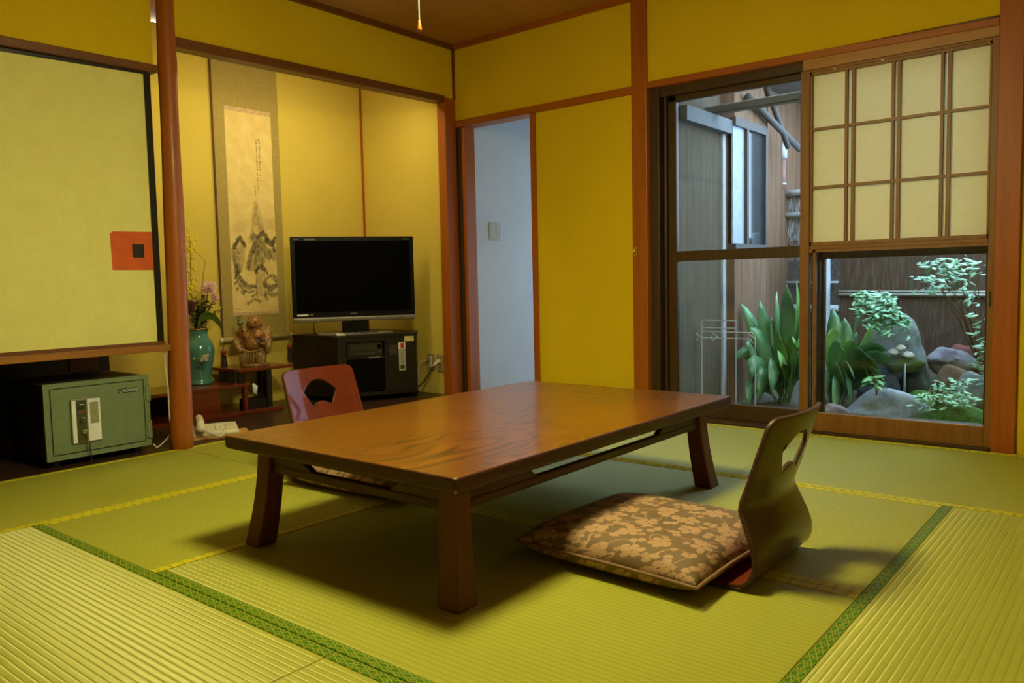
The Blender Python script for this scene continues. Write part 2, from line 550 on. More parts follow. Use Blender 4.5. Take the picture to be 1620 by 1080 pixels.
# posts and rails
m = MB(); m.box(-0.062, 0.010, -0.10, -0.0, -0.04, 1.93)
struct(m.build('trim_2', M['post'], bevel=0.004))
sbox('trim_3', M['post_y'], -0.005, 0.012, -0.016, -0.0, 1.93, H - 0.02)
m = MB(); m.hexa([(-0.07, -1.93, 1.865), (0.012, -1.93, 1.865), (0.012, -0.10, 1.897), (-0.07, -0.10, 1.897), (-0.07, -1.93, 1.912), (0.012, -1.93, 1.912), (0.012, -0.10, 1.940), (-0.07, -0.10, 1.940)])
struct(m.build('trim_4', M['post_y'], bevel=0.003))
# log post
m = MB()
pts, rad = [], []
for i in range(24):
    t = i / 23
    z = -0.04 + t * 2.31
    pts.append((0.020 + 0.010 * t + 0.004 * math.sin(5 * t), -1.974 + 0.036 * t + 0.004 * math.sin(3.1 * t + 1), z))
    rad.append(0.0535 - 0.017 * t ** 0.8 + 0.0012 * math.sin(17 * t) + (0.0025 if 0.74 < t < 0.82 else 0))
m.tube(pts, rad, 28)
struct(m.build('trim_5', wood('smooth log post', (0.40, 0.110, 0.006), (0.29, 0.07, 0.004), 'z', 0.5, coat=0.08), smooth=True))
# lintel over the cupboard
m = MB(); m.hexa([(-0.04, YF, 1.690), (0.016, YF, 1.690), (0.016, -1.99, 1.728), (-0.04, -1.99, 1.728), (-0.04, YF, 1.735), (0.016, YF, 1.735), (0.016, -1.99, 1.763), (-0.04, -1.99, 1.763)])
struct(m.build('trim_6', M['post_y'], bevel=0.003))
# door lintel, jambs, window posts
m = MB(); m.box(0.0, 1.325, -0.014, 0.1, 1.750, 1.792)
struct(m.build('trim_7', M['post_x'], bevel=0.003))
m = MB(); m.box(0.0, 0.05, 0.003, 0.1, -0.04, 1.75); struct(m.build('trim_8', M['frame_dark']))
m = MB(); m.box(0.05, 0.078, 0.005, 0.1, -0.04, 1.75); struct(m.build('trim_9', M['post'], bevel=0.002))
m = MB(); m.box(0.618, 0.655, -0.008, 0.1, -0.04, 1.75); struct(m.build('trim_10', M['post'], bevel=0.002))
m = MB(); m.box(1.325, 1.418, -0.02, 0.1, -0.04, H); struct(m.build('trim_11', M['post'], bevel=0.004))
m = MB(); m.box(3.045, 3.135, -0.02, 0.1, -0.04, H); struct(m.build('trim_12', M['post'], bevel=0.004))
m = MB(); m.hexa([(1.418, -0.018, 1.763), (3.045, -0.018, 1.745), (3.045, 0.1, 1.745), (1.418, 0.1, 1.763), (1.418, -0.018, 1.798), (3.045, -0.018, 1.778), (3.045, 0.1, 1.778), (1.418, 0.1, 1.798)])
struct(m.build('trim_13', M['post_x'], bevel=0.003))
sbox('trim_14', wood('pale cedar head rail', (0.46, 0.22, 0.05), (0.34, 0.15, 0.03), 'x'), 2.25, 3.045, -0.012, 0.03, 1.705, 1.757)
sbox('trim_15', M['frame_dark'], 1.418, 3.045, -0.06, 0.16, -0.045, 0.004)
# ceiling rails
sbox('trim_16', M['post_y'], 0.0, 0.022, YF, 0.0, H - 0.03, H)
sbox('trim_17', M['post_x'], 0.0, XR, -0.022, 0.0, H - 0.03, H)
sbox('trim_18', M['frame_dark'], BX, 0.0, -0.0, 0.0005, 0, 0.001)
bpy.data.objects.remove(bpy.data.objects['trim_18'], do_unlink=True)

# corridor behind the door
m = MB(); m.box(0.0, 0.07, 0.1, 1.5, -0.04, 2.15); struct(m.build('wall_corridor', M['white_wall']))
sbox('floor_corridor', M['toko_floor'], 0.0, 1.46, 0.1, 2.0, -0.06, 0.0)
sbox('ceiling_corridor', M['white_wall'], 0.0, 1.46, 0.1, 1.5, 2.15, 2.2)
m = MB(); m.box(1.36, 1.46, 0.1, 2.0, -0.06, 2.15)
struct(m.build('wall_corridor_side', M['white_wall']))
m = MB(); m.box(0.07, 1.36, 1.45, 1.50, -0.06, 0.05); m.box(0.07, 1.36, 1.45, 1.50, 1.45, 2.15)
struct(m.build('wall_corridor_end', M['white_wall']))

# aluminium sash window (left leaf in view, right leaf behind the shoji)
win = struct(bpy.data.objects.new('window_1', None)); COL.objects.link(win); win.location = (1.9, 0.08, 0.0)
m = MB()
m.box(1.418, 1.47, 0.02, 0.14, 0.0, 1.765); m.box(1.418, 3.045, 0.03, 0.14, 1.715, 1.765)
m.box(1.485, 1.50, 0.045, 0.10, 0.02, 1.715)
m.build('window_frame', M['frame_dark'], win, True, bevel=0.003)
m = MB()
m.box(1.505, 1.552, 0.06, 0.09, 0.015, 1.715); m.box(2.27, 2.31, 0.06, 0.09, 0.015, 1.715)
m.box(1.505, 2.31, 0.06, 0.09, 1.685, 1.715); m.box(1.505, 2.31, 0.058, 0.092, 0.838, 0.892); m.box(1.505, 2.31, 0.055, 0.095, 0.005, 0.085)
m.build('sash', M['frame_dark'], win, True, bevel=0.003)
m = MB()
m.box(2.295, 2.322, 0.095, 0.125, 0.015, 1.715); m.box(3.0, 3.045, 0.095, 0.125, 0.015, 1.715)
m.box(2.29, 3.045, 0.095, 0.125, 1.685, 1.715); m.box(2.29, 3.045, 0.093, 0.127, 0.825, 0.885); m.box(2.29, 3.045, 0.09, 0.13, 0.005, 0.08)
m.build('sash', M['frame_dark'], win, True, bevel=0.003)
m = MB(); m.box(1.55, 2.272, 0.073, 0.077, 0.08, 0.84); m.box(1.55, 2.272, 0.073, 0.077, 0.89, 1.69)
m.build('pane', M['glass'], win, True)
m = MB(); m.box(2.32, 3.002, 0.108, 0.112, 0.075, 0.83); m.box(2.32, 3.002, 0.108, 0.112, 0.88, 1.69)
m.build('pane', M['glass'], win, True)

# ================================================================ TATAMI
def tatami(x0, x1, y0, y1, along, label, bord_lo='heri_green', bord_hi='heri_green'):
    L, Wd = (x1 - x0, y1 - y0) if along == 'x' else (y1 - y0, x1 - x0)
    o = thing('tatami_mat', ((x0 + x1) / 2, (y0 + y1) / 2, -0.045), label, 'tatami mat', 'tatami mats on the floor', 0 if along == 'x' else PI / 2)
    g = 0.0012
    m = MB(); m.box(-L / 2 + g, L / 2 - g, -Wd / 2 + g, Wd / 2 - g, 0, 0.0445)
    m.build('rush_mat', M['tatami'], o, bevel=0.002)
    for s, mt in ((-1, bord_lo), (1, bord_hi)):
        if not mt: continue
        m = MB(); a, b = sorted((s * (Wd / 2 - g), s * (Wd / 2 - 0.030)))
        m.box(-L / 2 + g, L / 2 - g, a, b, 0.03, 0.0462)
        m.build('cloth_border', M[mt], o, bevel=0.001)
    return o


X0, X1, X2, X4 = 0.038, 0.806, 1.548, 3.062
Y0, Y1, Y2, Y3 = -0.088, -1.042, -1.947, -2.872
G, D = 'heri_green', 'heri_sheen'
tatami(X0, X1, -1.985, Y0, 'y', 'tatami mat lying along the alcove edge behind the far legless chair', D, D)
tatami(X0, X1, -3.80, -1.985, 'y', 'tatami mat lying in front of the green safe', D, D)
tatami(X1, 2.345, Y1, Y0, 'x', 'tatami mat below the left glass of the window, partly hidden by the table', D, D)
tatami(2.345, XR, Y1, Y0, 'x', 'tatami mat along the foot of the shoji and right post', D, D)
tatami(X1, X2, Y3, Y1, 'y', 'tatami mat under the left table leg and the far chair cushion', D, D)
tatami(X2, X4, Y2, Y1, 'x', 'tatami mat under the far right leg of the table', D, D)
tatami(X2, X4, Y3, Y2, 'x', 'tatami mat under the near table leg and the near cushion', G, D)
tatami(X4, XR, -2.86, Y1, 'y', 'tatami mat on the right behind a green border, bright ribs running away', G, G)
tatami(X1, 2.300, -3.79, Y3, 'x', 'large tatami mat in the left foreground with a green brocade border', G, G)
tatami(2.300, X4, -3.79, Y3, 'x', 'tatami mat cut off by the bottom edge of the photo, right of a short seam', G, G)
tatami(X4, XR, -4.70, -2.86, 'y', 'tatami mat in the bottom right corner of the photo', G, G)
for o in [o for o in COL.objects if o.name.startswith('tatami_mat')]:
    pass

# ================================================================ HANGING CUPBOARD
cup = thing('hanging_cupboard', (0.0, -2.6, 0.46), 'wall cupboard with cream paper sliding door hung above the green safe', 'cupboard')
m = MB(); m.box(-0.85, -0.055, -3.19, -2.03, 0.50, 0.52); m.box(-0.85, -0.055, -3.19, -2.03, 1.70, 1.72); m.box(-0.85, -0.83, -3.19, -2.03, 0.52, 1.70)
m.build('cupboard_body', M['cab'], cup, True)
m = MB(); m.hexa([(-0.35, -3.19, 0.462), (0.04, -3.19, 0.462), (0.04, -2.003, 0.463), (-0.35, -2.003, 0.463), (-0.35, -3.19, 0.492), (0.04, -3.19, 0.492), (0.04, -2.003, 0.492), (-0.35, -2.003, 0.492)])
m.build('sill_board', M['sill_y'], cup, True, bevel=0.002)
m = MB(); m.box(-0.05, 0.0, -3.19, -2.012, 0.492, 0.507)
m.build('track', M['post_y'], cup, True)
dr = None
m = MB(); m.hexa([(-0.035, -3.19, 0.507), (-0.01, -3.19, 0.507), (-0.01, -2.045, 0.507), (-0.035, -2.045, 0.507), (-0.035, -3.19, 1.692), (-0.01, -3.19, 1.692), (-0.01, -2.045, 1.722), (-0.035, -2.045, 1.722)])
dr = m.build('sliding_door', M['fusuma'], cup, True)
m = MB(); m.box(-0.04, -0.006, -2.045, -2.015, 0.507, 1.725); m.hexa([(-0.04, -3.19, 1.683), (-0.007, -3.19, 1.683), (-0.007, -2.04, 1.717), (-0.04, -2.04, 1.717), (-0.04, -3.19, 1.70), (-0.007, -3.19, 1.70), (-0.007, -2.04, 1.73), (-0.04, -2.04, 1.73)])
m.build('door_edging', M['black_frame'], dr, True)
m = MB(); m.prism([(-2.222, 1.006), (-2.233, 0.995), (-2.230, 0.836), (-2.045, 0.836), (-2.045, 1.010)], -0.011, -0.0085, 'x')
pt = m.build('pull_patch', M['orange'], dr, True); pt['label'] = 'orange paper patch with a dark square finger pull'
m = MB()
for a in ((-2.138, -2.134, 0.893, 0.953), (-2.090, -2.086, 0.893, 0.953), (-2.138, -2.086, 0.949, 0.953), (-2.138, -2.086, 0.893, 0.897)):
    m.box(-0.009, -0.006, *a)
m.box(-0.0088, -0.0078, -2.136, -2.088, 0.895, 0.951)
m.build('finger_pull', plain('dark iron pull', (0.035, 0.026, 0.010), 0.4, metal=0.5), dr, True)
m = MB(); m.box(-0.52, -0.49, -2.24, -2.11, 0.36, 0.462)
m.build('hanging_bracket', M['post_y'], cup, True)

# ================================================================ SAFE
def text_mesh(txt, size, name, mat, parent, loc, rot, extrude=0.0008, shear=0.0, align='CENTER', sx=1.0):
    c = bpy.data.curves.new(name, 'FONT'); c.body = txt; c.size = size; c.extrude = extrude; c.shear = shear
    c.align_x = align; c.align_y = 'CENTER'
    t = bpy.data.objects.new(name + '_src', c); COL.objects.link(t)
    dg = bpy.context.evaluated_depsgraph_get()
    me = bpy.data.meshes.new_from_object(t.evaluated_get(dg))
    bpy.data.objects.remove(t, do_unlink=True)
    me.name = name
    me.materials.clear(); me.materials.append(mat)
    o = bpy.data.objects.new(name, me); COL.objects.link(o)
    o.parent = parent; o.location = loc; o.rotation_euler = rot; o.scale = (sx, 1, 1)
    return o


SY0, SY1, SZ0, SZ1 = -2.541, -2.092, 0.03, 0.359
safe = thing('safe', (-0.2, -2.316, 0.0), 'small green steel safe standing under the hanging cupboard', 'safe')
m = MB(); m.box(-0.44, -0.028, SY0 + 0.004, SY1 - 0.004, SZ0 + 0.003, SZ1 - 0.003)
m.build('safe_body', M['safe_dark'], safe, True, bevel=0.006)
m = MB()
m.box(-0.032, -0.02, SY0, SY1, SZ0, SZ0 + 0.021); m.box(-0.032, -0.02, SY0, SY1, SZ1 - 0.021, SZ1)
m.box(-0.032, -0.02, SY0, SY0 + 0.024, SZ0 + 0.0212, SZ1 - 0.0212); m.box(-0.032, -0.02, SY1 - 0.024, SY1, SZ0 + 0.0212, SZ1 - 0.0212)
m.build('front_frame', M['safe_green'], safe, True, bevel=0.0004)
m = MB(); m.box(-0.032, -0.019, SY0 + 0.028, SY1 - 0.028, SZ0 + 0.025, SZ1 - 0.025)
door = m.build('safe_door', M['safe_green'], safe, True, bevel=0.002)
PY0, PY1, PZ0, PZ1 = -2.440, -2.316, 0.092, 0.285
m = MB(); m.box(-0.019, -0.009, PY0, PY1, PZ0, PZ1)
lp = m.build('lock_plate', M['silver'], door, True, bevel=0.004)
m = MB(); m.box(-0.009, -0.0075, PY0 + 0.004, PY0 + 0.020, PZ0 + 0.004, PZ1 - 0.006); m.box(-0.009, -0.0075, PY0 + 0.068, PY1 - 0.003, PZ0 + 0.005, PZ1 - 0.005)
m.build('white_panel', M['paper_white'], lp, True)
m = MB(); m.box(-0.009, -0.0070, PY0 + 0.023, PY0 + 0.062, PZ0 + 0.008, PZ1 - 0.008)
m.build('lock_recess', plain('dark olive plate', (0.05, 0.06, 0.02), 0.35), lp, True)
m = MB(); m.box(-0.0075, -0.0066, PY0 + 0.077, PY1 - 0.012, PZ0 + 0.080, PZ1 - 0.020)
m.build('instruction_card', plain('grey green card', (0.26, 0.26, 0.13), 0.6, vs=220, var=0.35), lp, True)
def puck(mb, c, r, h):
    n = 18
    lo = [mb.bm.verts.new((c[0], c[1] + r * math.cos(2 * PI * k / n), c[2] + r * math.sin(2 * PI * k / n))) for k in range(n)]
    hi = [mb.bm.verts.new((c[0] + h, c[1] + r * math.cos(2 * PI * k / n), c[2] + r * math.sin(2 * PI * k / n))) for k in range(n)]
    mb.bm.faces.new(lo[::-1]); mb.bm.faces.new(hi)
    for k in range(n):
        mb.bm.faces.new((lo[k], lo[(k + 1) % n], hi[(k + 1) % n], hi[k]))
ly = PY0 + 0.042
for a, b, c, d in ((0.0, 0.252, 0.010, 0.010), (0.0, 0.197, 0.008, 0.014), (0.006, 0.140, 0.009, 0.008)):
    m = MB(); puck(m, (-0.007, ly + a, b), c, d)
    m.build('lock_knob', M['chrome'], lp, True, bevel=0.001)
m = MB(); m.box(-0.007, -0.005, ly - 0.012, ly + 0.014, 0.222, 0.233); m.build('red_mark', plain('red orange mark', (0.16, 0.05, 0.02), 0.5), lp, True)
m = MB(); m.box(-0.008, 0.0, ly + 0.004, ly + 0.020, 0.142, 0.150); m.tube([(0.0, ly + 0.016, 0.146), (0.003, ly + 0.017, 0.10), (0.002, ly + 0.018, 0.075)], 0.003, 8)
m.build('key', M['brass'], lp, True)
m = MB()
for k in range(10):
    m.ball((0.004, ly + 0.020 + 0.0006 * k, 0.090 - 0.0086 * k), (0.0042, 0.0042, 0.0036), 8)
m.build('key_chain', M['black'], lp, True)
m = MB(); m.box(-0.0195, -0.0172, -2.232, -2.148, 0.286, 0.306)
np_ = m.build('name_plate', M['black'], door, True)
text_mesh('CROWN', 0.0185, 'lettering', M['paper_white'], door, Vector((-0.0168, -2.190, 0.2955)) - Vector((-0.2, -2.316, 0.0)), (PI / 2, 0, PI / 2), 0.0003, 0.25, sx=1.12)
for z0, z1 in ((0.235, 0.316), (0.062, 0.145)):
    m = MB(); m.tube([(-0.018, SY1 - 0.004, z0), (-0.018, SY1 - 0.004, z1)], 0.0075, 12); m.box(-0.02, -0.013, SY1 - 0.018, SY1, z0 + 0.004, z1 - 0.004)
    m.build('hinge', M['safe_green'], safe, True, bevel=0.001)
for a in (SY0 + 0.05, SY1 - 0.05):
    for b in (-0.40, -0.075):
        m = MB(); m.lathe([(0.022, 0.0), (0.026, 0.03)], (b, a, 0.0), 16); m.build('foot', M['black'], safe, True)

# ================================================================ ALCOVE STAND
SX = -0.56
st = thing('display_stand', (-0.73, -1.4, 0.0), 'low stepped red brown lacquer stand carrying the vase and the figurine', 'display stand')
m = MB(); m.box(-0.90, SX, -2.0, -1.0, 0.0, 0.024); m.build('base_board', M['lacquer_red'], st, True, bevel=0.003)
m = MB(); m.box(-0.90, SX - 0.003, -2.05, -1.222, 0.167, 0.186); m.build('lower_shelf', M['lacquer_red'], st, True, bevel=0.003)
m = MB(); m.box(-0.90, SX - 0.002, -1.288, -0.917, 0.252, 0.270); m.build('upper_shelf', M['lacquer_red'], st, True, bevel=0.003)
m = MB(); m.box(SX - 0.02, SX - 0.004, -1.64, -1.415, 0.024, 0.167); m.build('door_panel', M['lacquer_red'], st, True, bevel=0.001)
m = MB(); m.box(SX - 0.03, SX - 0.002, -1.262, -1.240, 0.024, 0.167); m.build('upright', M['lacquer_red'], st, True)
m = MB(); m.box(-0.89, -0.875, -2.0, -1.24, 0.024, 0.167); m.build('back_panel', M['lacquer_dark'], st, True)
for (a, b, c, d, z0) in ((-1.28, -1.235, -0.80, -0.70, 0.186), (-1.28, -1.24, SX - 0.05, SX - 0.02, 0.186), (-1.10, -1.065, SX - 0.06, SX - 0.015, 0.024), (-0.965, -0.93, -0.885, -0.84, 0.024)):
    m = MB(); m.box(c, d, a, b, z0, 0.252); m.build('leg', M['lacquer_dark'], st, True)
m = MB(); m.box(SX - 0.12, SX - 0.02, -1.225, -1.105, 0.024, 0.085); m.build('side_block', M['lacquer_dark'], st, True)
# a scrap of white paper tied under the step
m = MB(); m.ribbon([(-0.545, -1.215, 0.183), (-0.548, -1.20, 0.160), (-0.545, -1.205, 0.135), (-0.55, -1.19, 0.112)], [0.004, 0.016, 0.013, 0.003], (0.2, 1, 0.3), 0.3)
tag(m.build('paper_tag', M['paper_white'], None, solid=0.001, smooth=True), 'small white paper tag hanging at the step of the lacquer stand', 'paper tag')

# ================================================================ VASE AND FLOWERS
VX, VY, VZ = -0.79, -1.405, 0.186
vase = thing('vase', (VX, VY, VZ), 'tall turquoise vase with painted blossoms standing beside the log post', 'vase')
prof = [(0.060, 0.0), (0.068, 0.003), (0.069, 0.012), (0.062, 0.02), (0.060, 0.04), (0.064, 0.075), (0.074, 0.12), (0.083, 0.165), (0.087, 0.20), (0.084, 0.225), (0.073, 0.25), (0.058, 0.27), (0.052, 0.285), (0.052, 0.305), (0.056, 0.318), (0.059, 0.324), (0.057, 0.327), (0.052, 0.322), (0.048, 0.305), (0.048, 0.285), (0.05, 0.25)]
m = MB(); m.lathe(prof, seg=48)
teal = NT('turquoise enamel'); teal.set(0.12, spec=0.6, coat=0.5, coat_r=0.05)
teal.base(teal.ramp(teal.noise(teal.coord(), 7, 3), [(0.3, (0.06, 0.20, 0.185)), (0.7, (0.08, 0.245, 0.23))]))
m.build('vase_body', teal.m, vase, smooth=True)
m = MB(); m.lathe([(0.0605, 0.321), (0.0600, 0.328), (0.0555, 0.329), (0.0545, 0.322)], seg=48); m.build('rim', M['brass'], vase, smooth=True)


def vase_r(z):
    for (r0, z0), (r1, z1) in zip(prof, prof[1:]):
        if z0 <= z <= z1: return r0 + (r1 - r0) * (z - z0) / max(1e-6, z1 - z0)
    return 0.06


camdir = math.atan2(-3.8574 - VY, 3.5834 - VX)
m1, m2, m3 = MB(), MB(), MB()
def on_vase(a, z, d=0.0012):
    r = vase_r(z) + d
    return Vector((r * math.cos(camdir + a), r * math.sin(camdir + a), z))
for (a, z, s) in ((0.30, 0.165, 1), (0.48, 0.15, 0.9), (0.15, 0.148, 0.8), (-0.35, 0.158, 0.6), (0.55, 0.172, 0.7)):
    for k in range(5):
        t = k * 2 * PI / 5
        m1.ball(on_vase(a + 0.11 * s * math.cos(t), z + 0.009 * s * math.sin(t)), 0.0055 * s, 8)
    m1.ball(on_vase(a, z, 0.002), 0.004 * s, 8)
for k in range(16):
    a = -0.35 + random.random() * 0.85; z = 0.10 + random.random() * 0.05
    m2.ball(on_vase(a, z, 0.0), (0.006, 0.006, 0.004), 8, Euler((0, 0, random.random())))
for k in range(8):
    a = -0.1 + 0.45 * k / 8
    m3.tube([on_vase(a, 0.085 + 0.01 * math.sin(k), 0), on_vase(a + 0.12 * math.sin(k * 2), 0.125, 0), on_vase(a + 0.05, 0.15, 0)], 0.0012, 6)
m1.build('painted_blossoms', plain('pale blossom enamel', (0.62, 0.55, 0.42), 0.2), vase, smooth=True)
m2.build('painted_leaves', plain('dark leaf enamel', (0.03, 0.06, 0.025), 0.2), vase, smooth=True)
m3.build('painted_stems', plain('brown stem enamel', (0.06, 0.03, 0.02), 0.2), vase, smooth=True)

leaf_dark = plain('dark green leaf', (0.02, 0.05, 0.012), 0.5, var=0.4)
leaf_mid = plain('fresh green leaf', (0.11, 0.19, 0.03), 0.45, var=0.25)
twig = plain('thin brown twig', (0.16, 0.09, 0.02), 0.7)
stem_g = plain('green stem', (0.05, 0.09, 0.02), 0.6)
TOP = Vector((VX, VY, VZ + 0.32))
RT = Vector((0.776, 0.630, 0.0)); FW = Vector((-0.63, 0.773, 0.0)); UP = Vector((0, 0, 1))
def vp(a, u, f=0.0):
    """a right, u up, f back from the mouth of the vase, in metres"""
    return TOP + RT * a + UP * u - FW * (-f)


def flower(name, head, lab, cat, colm, rad, layers=4, npet=16, lean=(0, 0, 1)):
    o = thing(name, TOP - UP * 0.18 + (head - TOP) * 0.02, lab, cat)
    m = MB(); m.tube([TOP - UP * 0.18 + (head - TOP) * 0.02, TOP + (head - TOP) * 0.5 + RT * 0.004, head], 0.0028, 8)
    m.build('stem', stem_g, o, True)
    m = MB()
    q = Vector(lean).normalized().to_track_quat('Z', 'Y')
    for L in range(layers):
        tilt = R(10 + 62 * (L / max(1, layers - 1)))
        n = npet - 2 * L
        for k in range(n):
            a = 2 * PI * k / n + L * 0.3
            d = Vector((math.cos(a) * math.cos(tilt), math.sin(a) * math.cos(tilt), math.sin(tilt)))
            s = Vector((-math.sin(a), math.cos(a), 0))
            ln = rad * (1 - 0.13 * L) * random.uniform(0.88, 1.06)
            P = [head + q @ (d * ln * t + Vector((0, 0, 1)) * 0.18 * rad * math.sin(t * 2.2)) for t in (0.05, 0.45, 0.8, 1.0)]
            m.ribbon(P, [rad * 0.05, rad * 0.16, rad * 0.15, rad * 0.05], q @ s, 0.35)
    m.build('petals', colm, o, True, smooth=True, solid=0.0008)
    return o


pink = plain('pale pink petal', (0.62, 0.38, 0.38), 0.6, var=0.15)
flower('pink_chrysanthemum', vp(0.075, 0.235), 'larger pale pink chrysanthemum, the highest in the turquoise vase', 'flower', pink, 0.050, 5, 18, (0.7, -0.4, 0.6))
flower('pink_chrysanthemum', vp(0.105, 0.185, 0.0), 'smaller pale pink chrysanthemum below the larger one', 'flower', pink, 0.030, 4, 14, (0.8, -0.2, 0.2))
flower('red_chrysanthemum', vp(-0.022, 0.120, -0.07), 'dark maroon chrysanthemum low on the left of the vase', 'flower', plain('maroon petal', (0.05, 0.006, 0.008), 0.6), 0.058, 5, 20, (0.5, -0.7, 0.6))
# yellow sprays
yel = plain('yellow orchid petal', (0.88, 0.68, 0.02), 0.6, var=0.2)
for (lab, pts, nb) in (('tall thin spray of tiny yellow blossoms rising over the vase', [(-0.01, -0.15), (-0.005, 0.08), (-0.012, 0.25), (-0.005, 0.42), (-0.008, 0.55), (-0.028, 0.60)], 60),
                       ('shorter spray of tiny yellow blossoms leaning left behind the log post', [(-0.012, -0.15), (-0.03, 0.10), (-0.07, 0.20), (-0.085, 0.30), (-0.06, 0.36)], 60)):
    o = thing('yellow_blossom_spray', TOP - UP * 0.15, lab, 'flower spray', 'yellow sprays in the vase')
    P = [vp(a, u, -0.04) for a, u in pts]
    m = MB(); m.tube(P, [0.0022] * (len(P) - 2) + [0.0015, 0.001], 6); m.build('stem', twig, o, True)
    m = MB(); m_b = MB()
    for k in range(nb):
        t = random.uniform(0.30, 0.80) * (len(P) - 1); i = min(int(t), len(P) - 2)
        b = P[i].lerp(P[i + 1], t - i)
        e = b + RT * random.uniform(-0.055, 0.055) * (1.15 - t / len(P)) + UP * random.uniform(-0.01, 0.03) + FW * random.uniform(-0.04, 0.04)
        m_b.tube([b, (b + e) / 2 + UP * 0.006, e], 0.0007, 5)
        for j in range(3):
            m.ball(e + Vector((random.uniform(-.006, .006), random.uniform(-.006, .006), random.uniform(-.006, .006))), (random.uniform(0.005, 0.010), 0.005, random.uniform(0.004, 0.008)), 6)
    m_b.build('twigs', twig, o, True); m.build('blossoms', yel, o, True)
# bare bent twig
m = MB(); m.tube([vp(0.02, -0.15, -0.03), vp(0.03, 0.10, -0.03), vp(0.06, 0.33, -0.03), vp(0.074, 0.395, -0.03), vp(0.055, 0.425, -0.03), vp(0.012, 0.46, -0.03)], [0.0022, 0.002, 0.0018, 0.0015, 0.0013, 0.001], 6)
tag(m.build('bare_twig', twig), 'thin bare brown twig bent sharply near its top above the vase', 'twig')
# dark leafy bunch
o = thing('leafy_stem', TOP - UP * 0.16, 'bunch of dark green leafy stems filling the mouth of the vase', 'foliage')
ms, ml = MB(), MB()
for k in range(18):
    tip = vp(random.uniform(-0.075, 0.085), random.uniform(0.08, 0.20), random.uniform(-0.03, 0.05))
    if k < 3: tip = vp(0.06 + 0.02 * k, 0.20 - 0.045 * k, 0.02)
    b0 = TOP - UP * 0.16
    ms.tube([b0, TOP + (tip - TOP) * 0.3, tip], 0.0018, 6)
    for j in range(13):
        t = 0.18 + 0.82 * j / 12
        c = TOP + (tip - TOP) * t
        a = random.random() * 2 * PI
        d = (RT * math.cos(a) + FW * math.sin(a) + UP * random.uniform(-0.1, 0.7)).normalized()
        ln = random.uniform(0.028, 0.052)
        ml.ribbon([c, c + d * ln * 0.4, c + d * ln * 0.75 - UP * 0.003, c + d * ln - UP * 0.008], [0.002, 0.009, 0.007, 0.001], d.cross(UP) + UP * 0.2, 0.2)
ms.build('stem', stem_g, o, True); ml.build('leaves', leaf_dark, o, True, solid=0.0006)
# white buds
o = thing('white_bud_sprig', TOP - UP * 0.14, 'sprig of small white buds at the right of the bouquet', 'flower')
ms = MB(); bud_m = plain('white bud', (0.62, 0.60, 0.45), 0.6)
for (a, u) in ((0.115, 0.10), (0.10, 0.075), (0.125, 0.125), (0.07, 0.13), (-0.045, 0.13), (0.03, 0.185)):
    p = vp(a, u, 0.03); ms.tube([TOP - UP * 0.14, vp(a * 0.4, u * 0.4, 0.02), p], 0.0011, 5); ml = MB(); ml.ball(p, (0.008, 0.008, 0.005), 8); ml.build('bud', bud_m, o, True, smooth=True)
ms.build('stem', stem_g, o, True)
# broad curved leaf
P = [vp(0.0, -0.14, -0.03), vp(0.012, 0.03, -0.045), vp(0.05, 0.080, -0.06), vp(0.10, 0.092, -0.07), vp(0.140, 0.070, -0.07), vp(0.162, 0.025, -0.07), vp(0.172, -0.012, -0.07)]
m = MB(); m.ribbon(P, [0.004, 0.012, 0.024, 0.028, 0.026, 0.018, 0.002], RT * 0.25 + UP * 0.75 + FW * -0.35, 0.22)
tag(m.build('broad_leaf', leaf_mid, None, smooth=True, solid=0.001, sub=1), 'broad green leaf arching down to the right from the vase', 'leaf')

# ================================================================ HOTEI FIGURINE
FX, FY, FZ = -0.70, -1.095, 0.270
fig = thing('figurine', (FX, FY, FZ), 'brown ceramic laughing monk figurine with bare belly on the upper shelf', 'figurine', rz=R(-52))
# local axes after the turn: +x towards the viewer, +y to the viewer's right
def remesh(o, size, smooth=3):
    md = o.modifiers.new('join', 'REMESH'); md.mode = 'VOXEL'; md.voxel_size = size; md.use_smooth_shade = True
    if smooth:
        ms_ = o.modifiers.new('soften', 'SMOOTH'); ms_.iterations = smooth; ms_.factor = 0.5
    return o
skin = NT('glazed terracotta'); skin.set(0.32, spec=0.5)
skin.base(skin.ramp(skin.noise(skin.coord(), 30, 4), [(0.3, (0.20, 0.085, 0.018)), (0.7, (0.38, 0.17, 0.04))]))
robe_m = NT('ochre glaze'); robe_m.set(0.35, spec=0.5)
robe_m.base(robe_m.ramp(robe_m.noise(robe_m.coord(), 55, 5, 0.7), [(0.3, (0.14, 0.065, 0.02)), (0.48, (0.30, 0.18, 0.055)), (0.68, (0.52, 0.38, 0.17))]))
m = MB()
m.ball((0.012, 0.006, 0.168), (0.060, 0.070, 0.072), 24)       # torso
m.ball((0.036, 0.014, 0.135), (0.050, 0.056, 0.044), 24)       # belly
m.ball((0.044, -0.022, 0.185), (0.030, 0.034, 0.026), 18)      # breasts
m.ball((0.044, 0.036, 0.185), (0.028, 0.032, 0.024), 18)
m.ball((0.086, 0.016, 0.123), (0.006, 0.007, 0.005), 10)       # navel boss
m.ball((0.020, 0.010, 0.232), (0.040, 0.036, 0.034), 20)       # neck
m.ball((0.026, 0.014, 0.262), (0.042, 0.042, 0.042), 24)       # head
m.ball((0.022, 0.012, 0.281), (0.036, 0.036, 0.027), 20)       # crown
m.ball((0.058, 0.018, 0.250), (0.014, 0.031, 0.017), 18)       # cheeks and chin
m.ball((0.069, 0.018, 0.262), (0.008, 0.009, 0.008), 12)       # nose
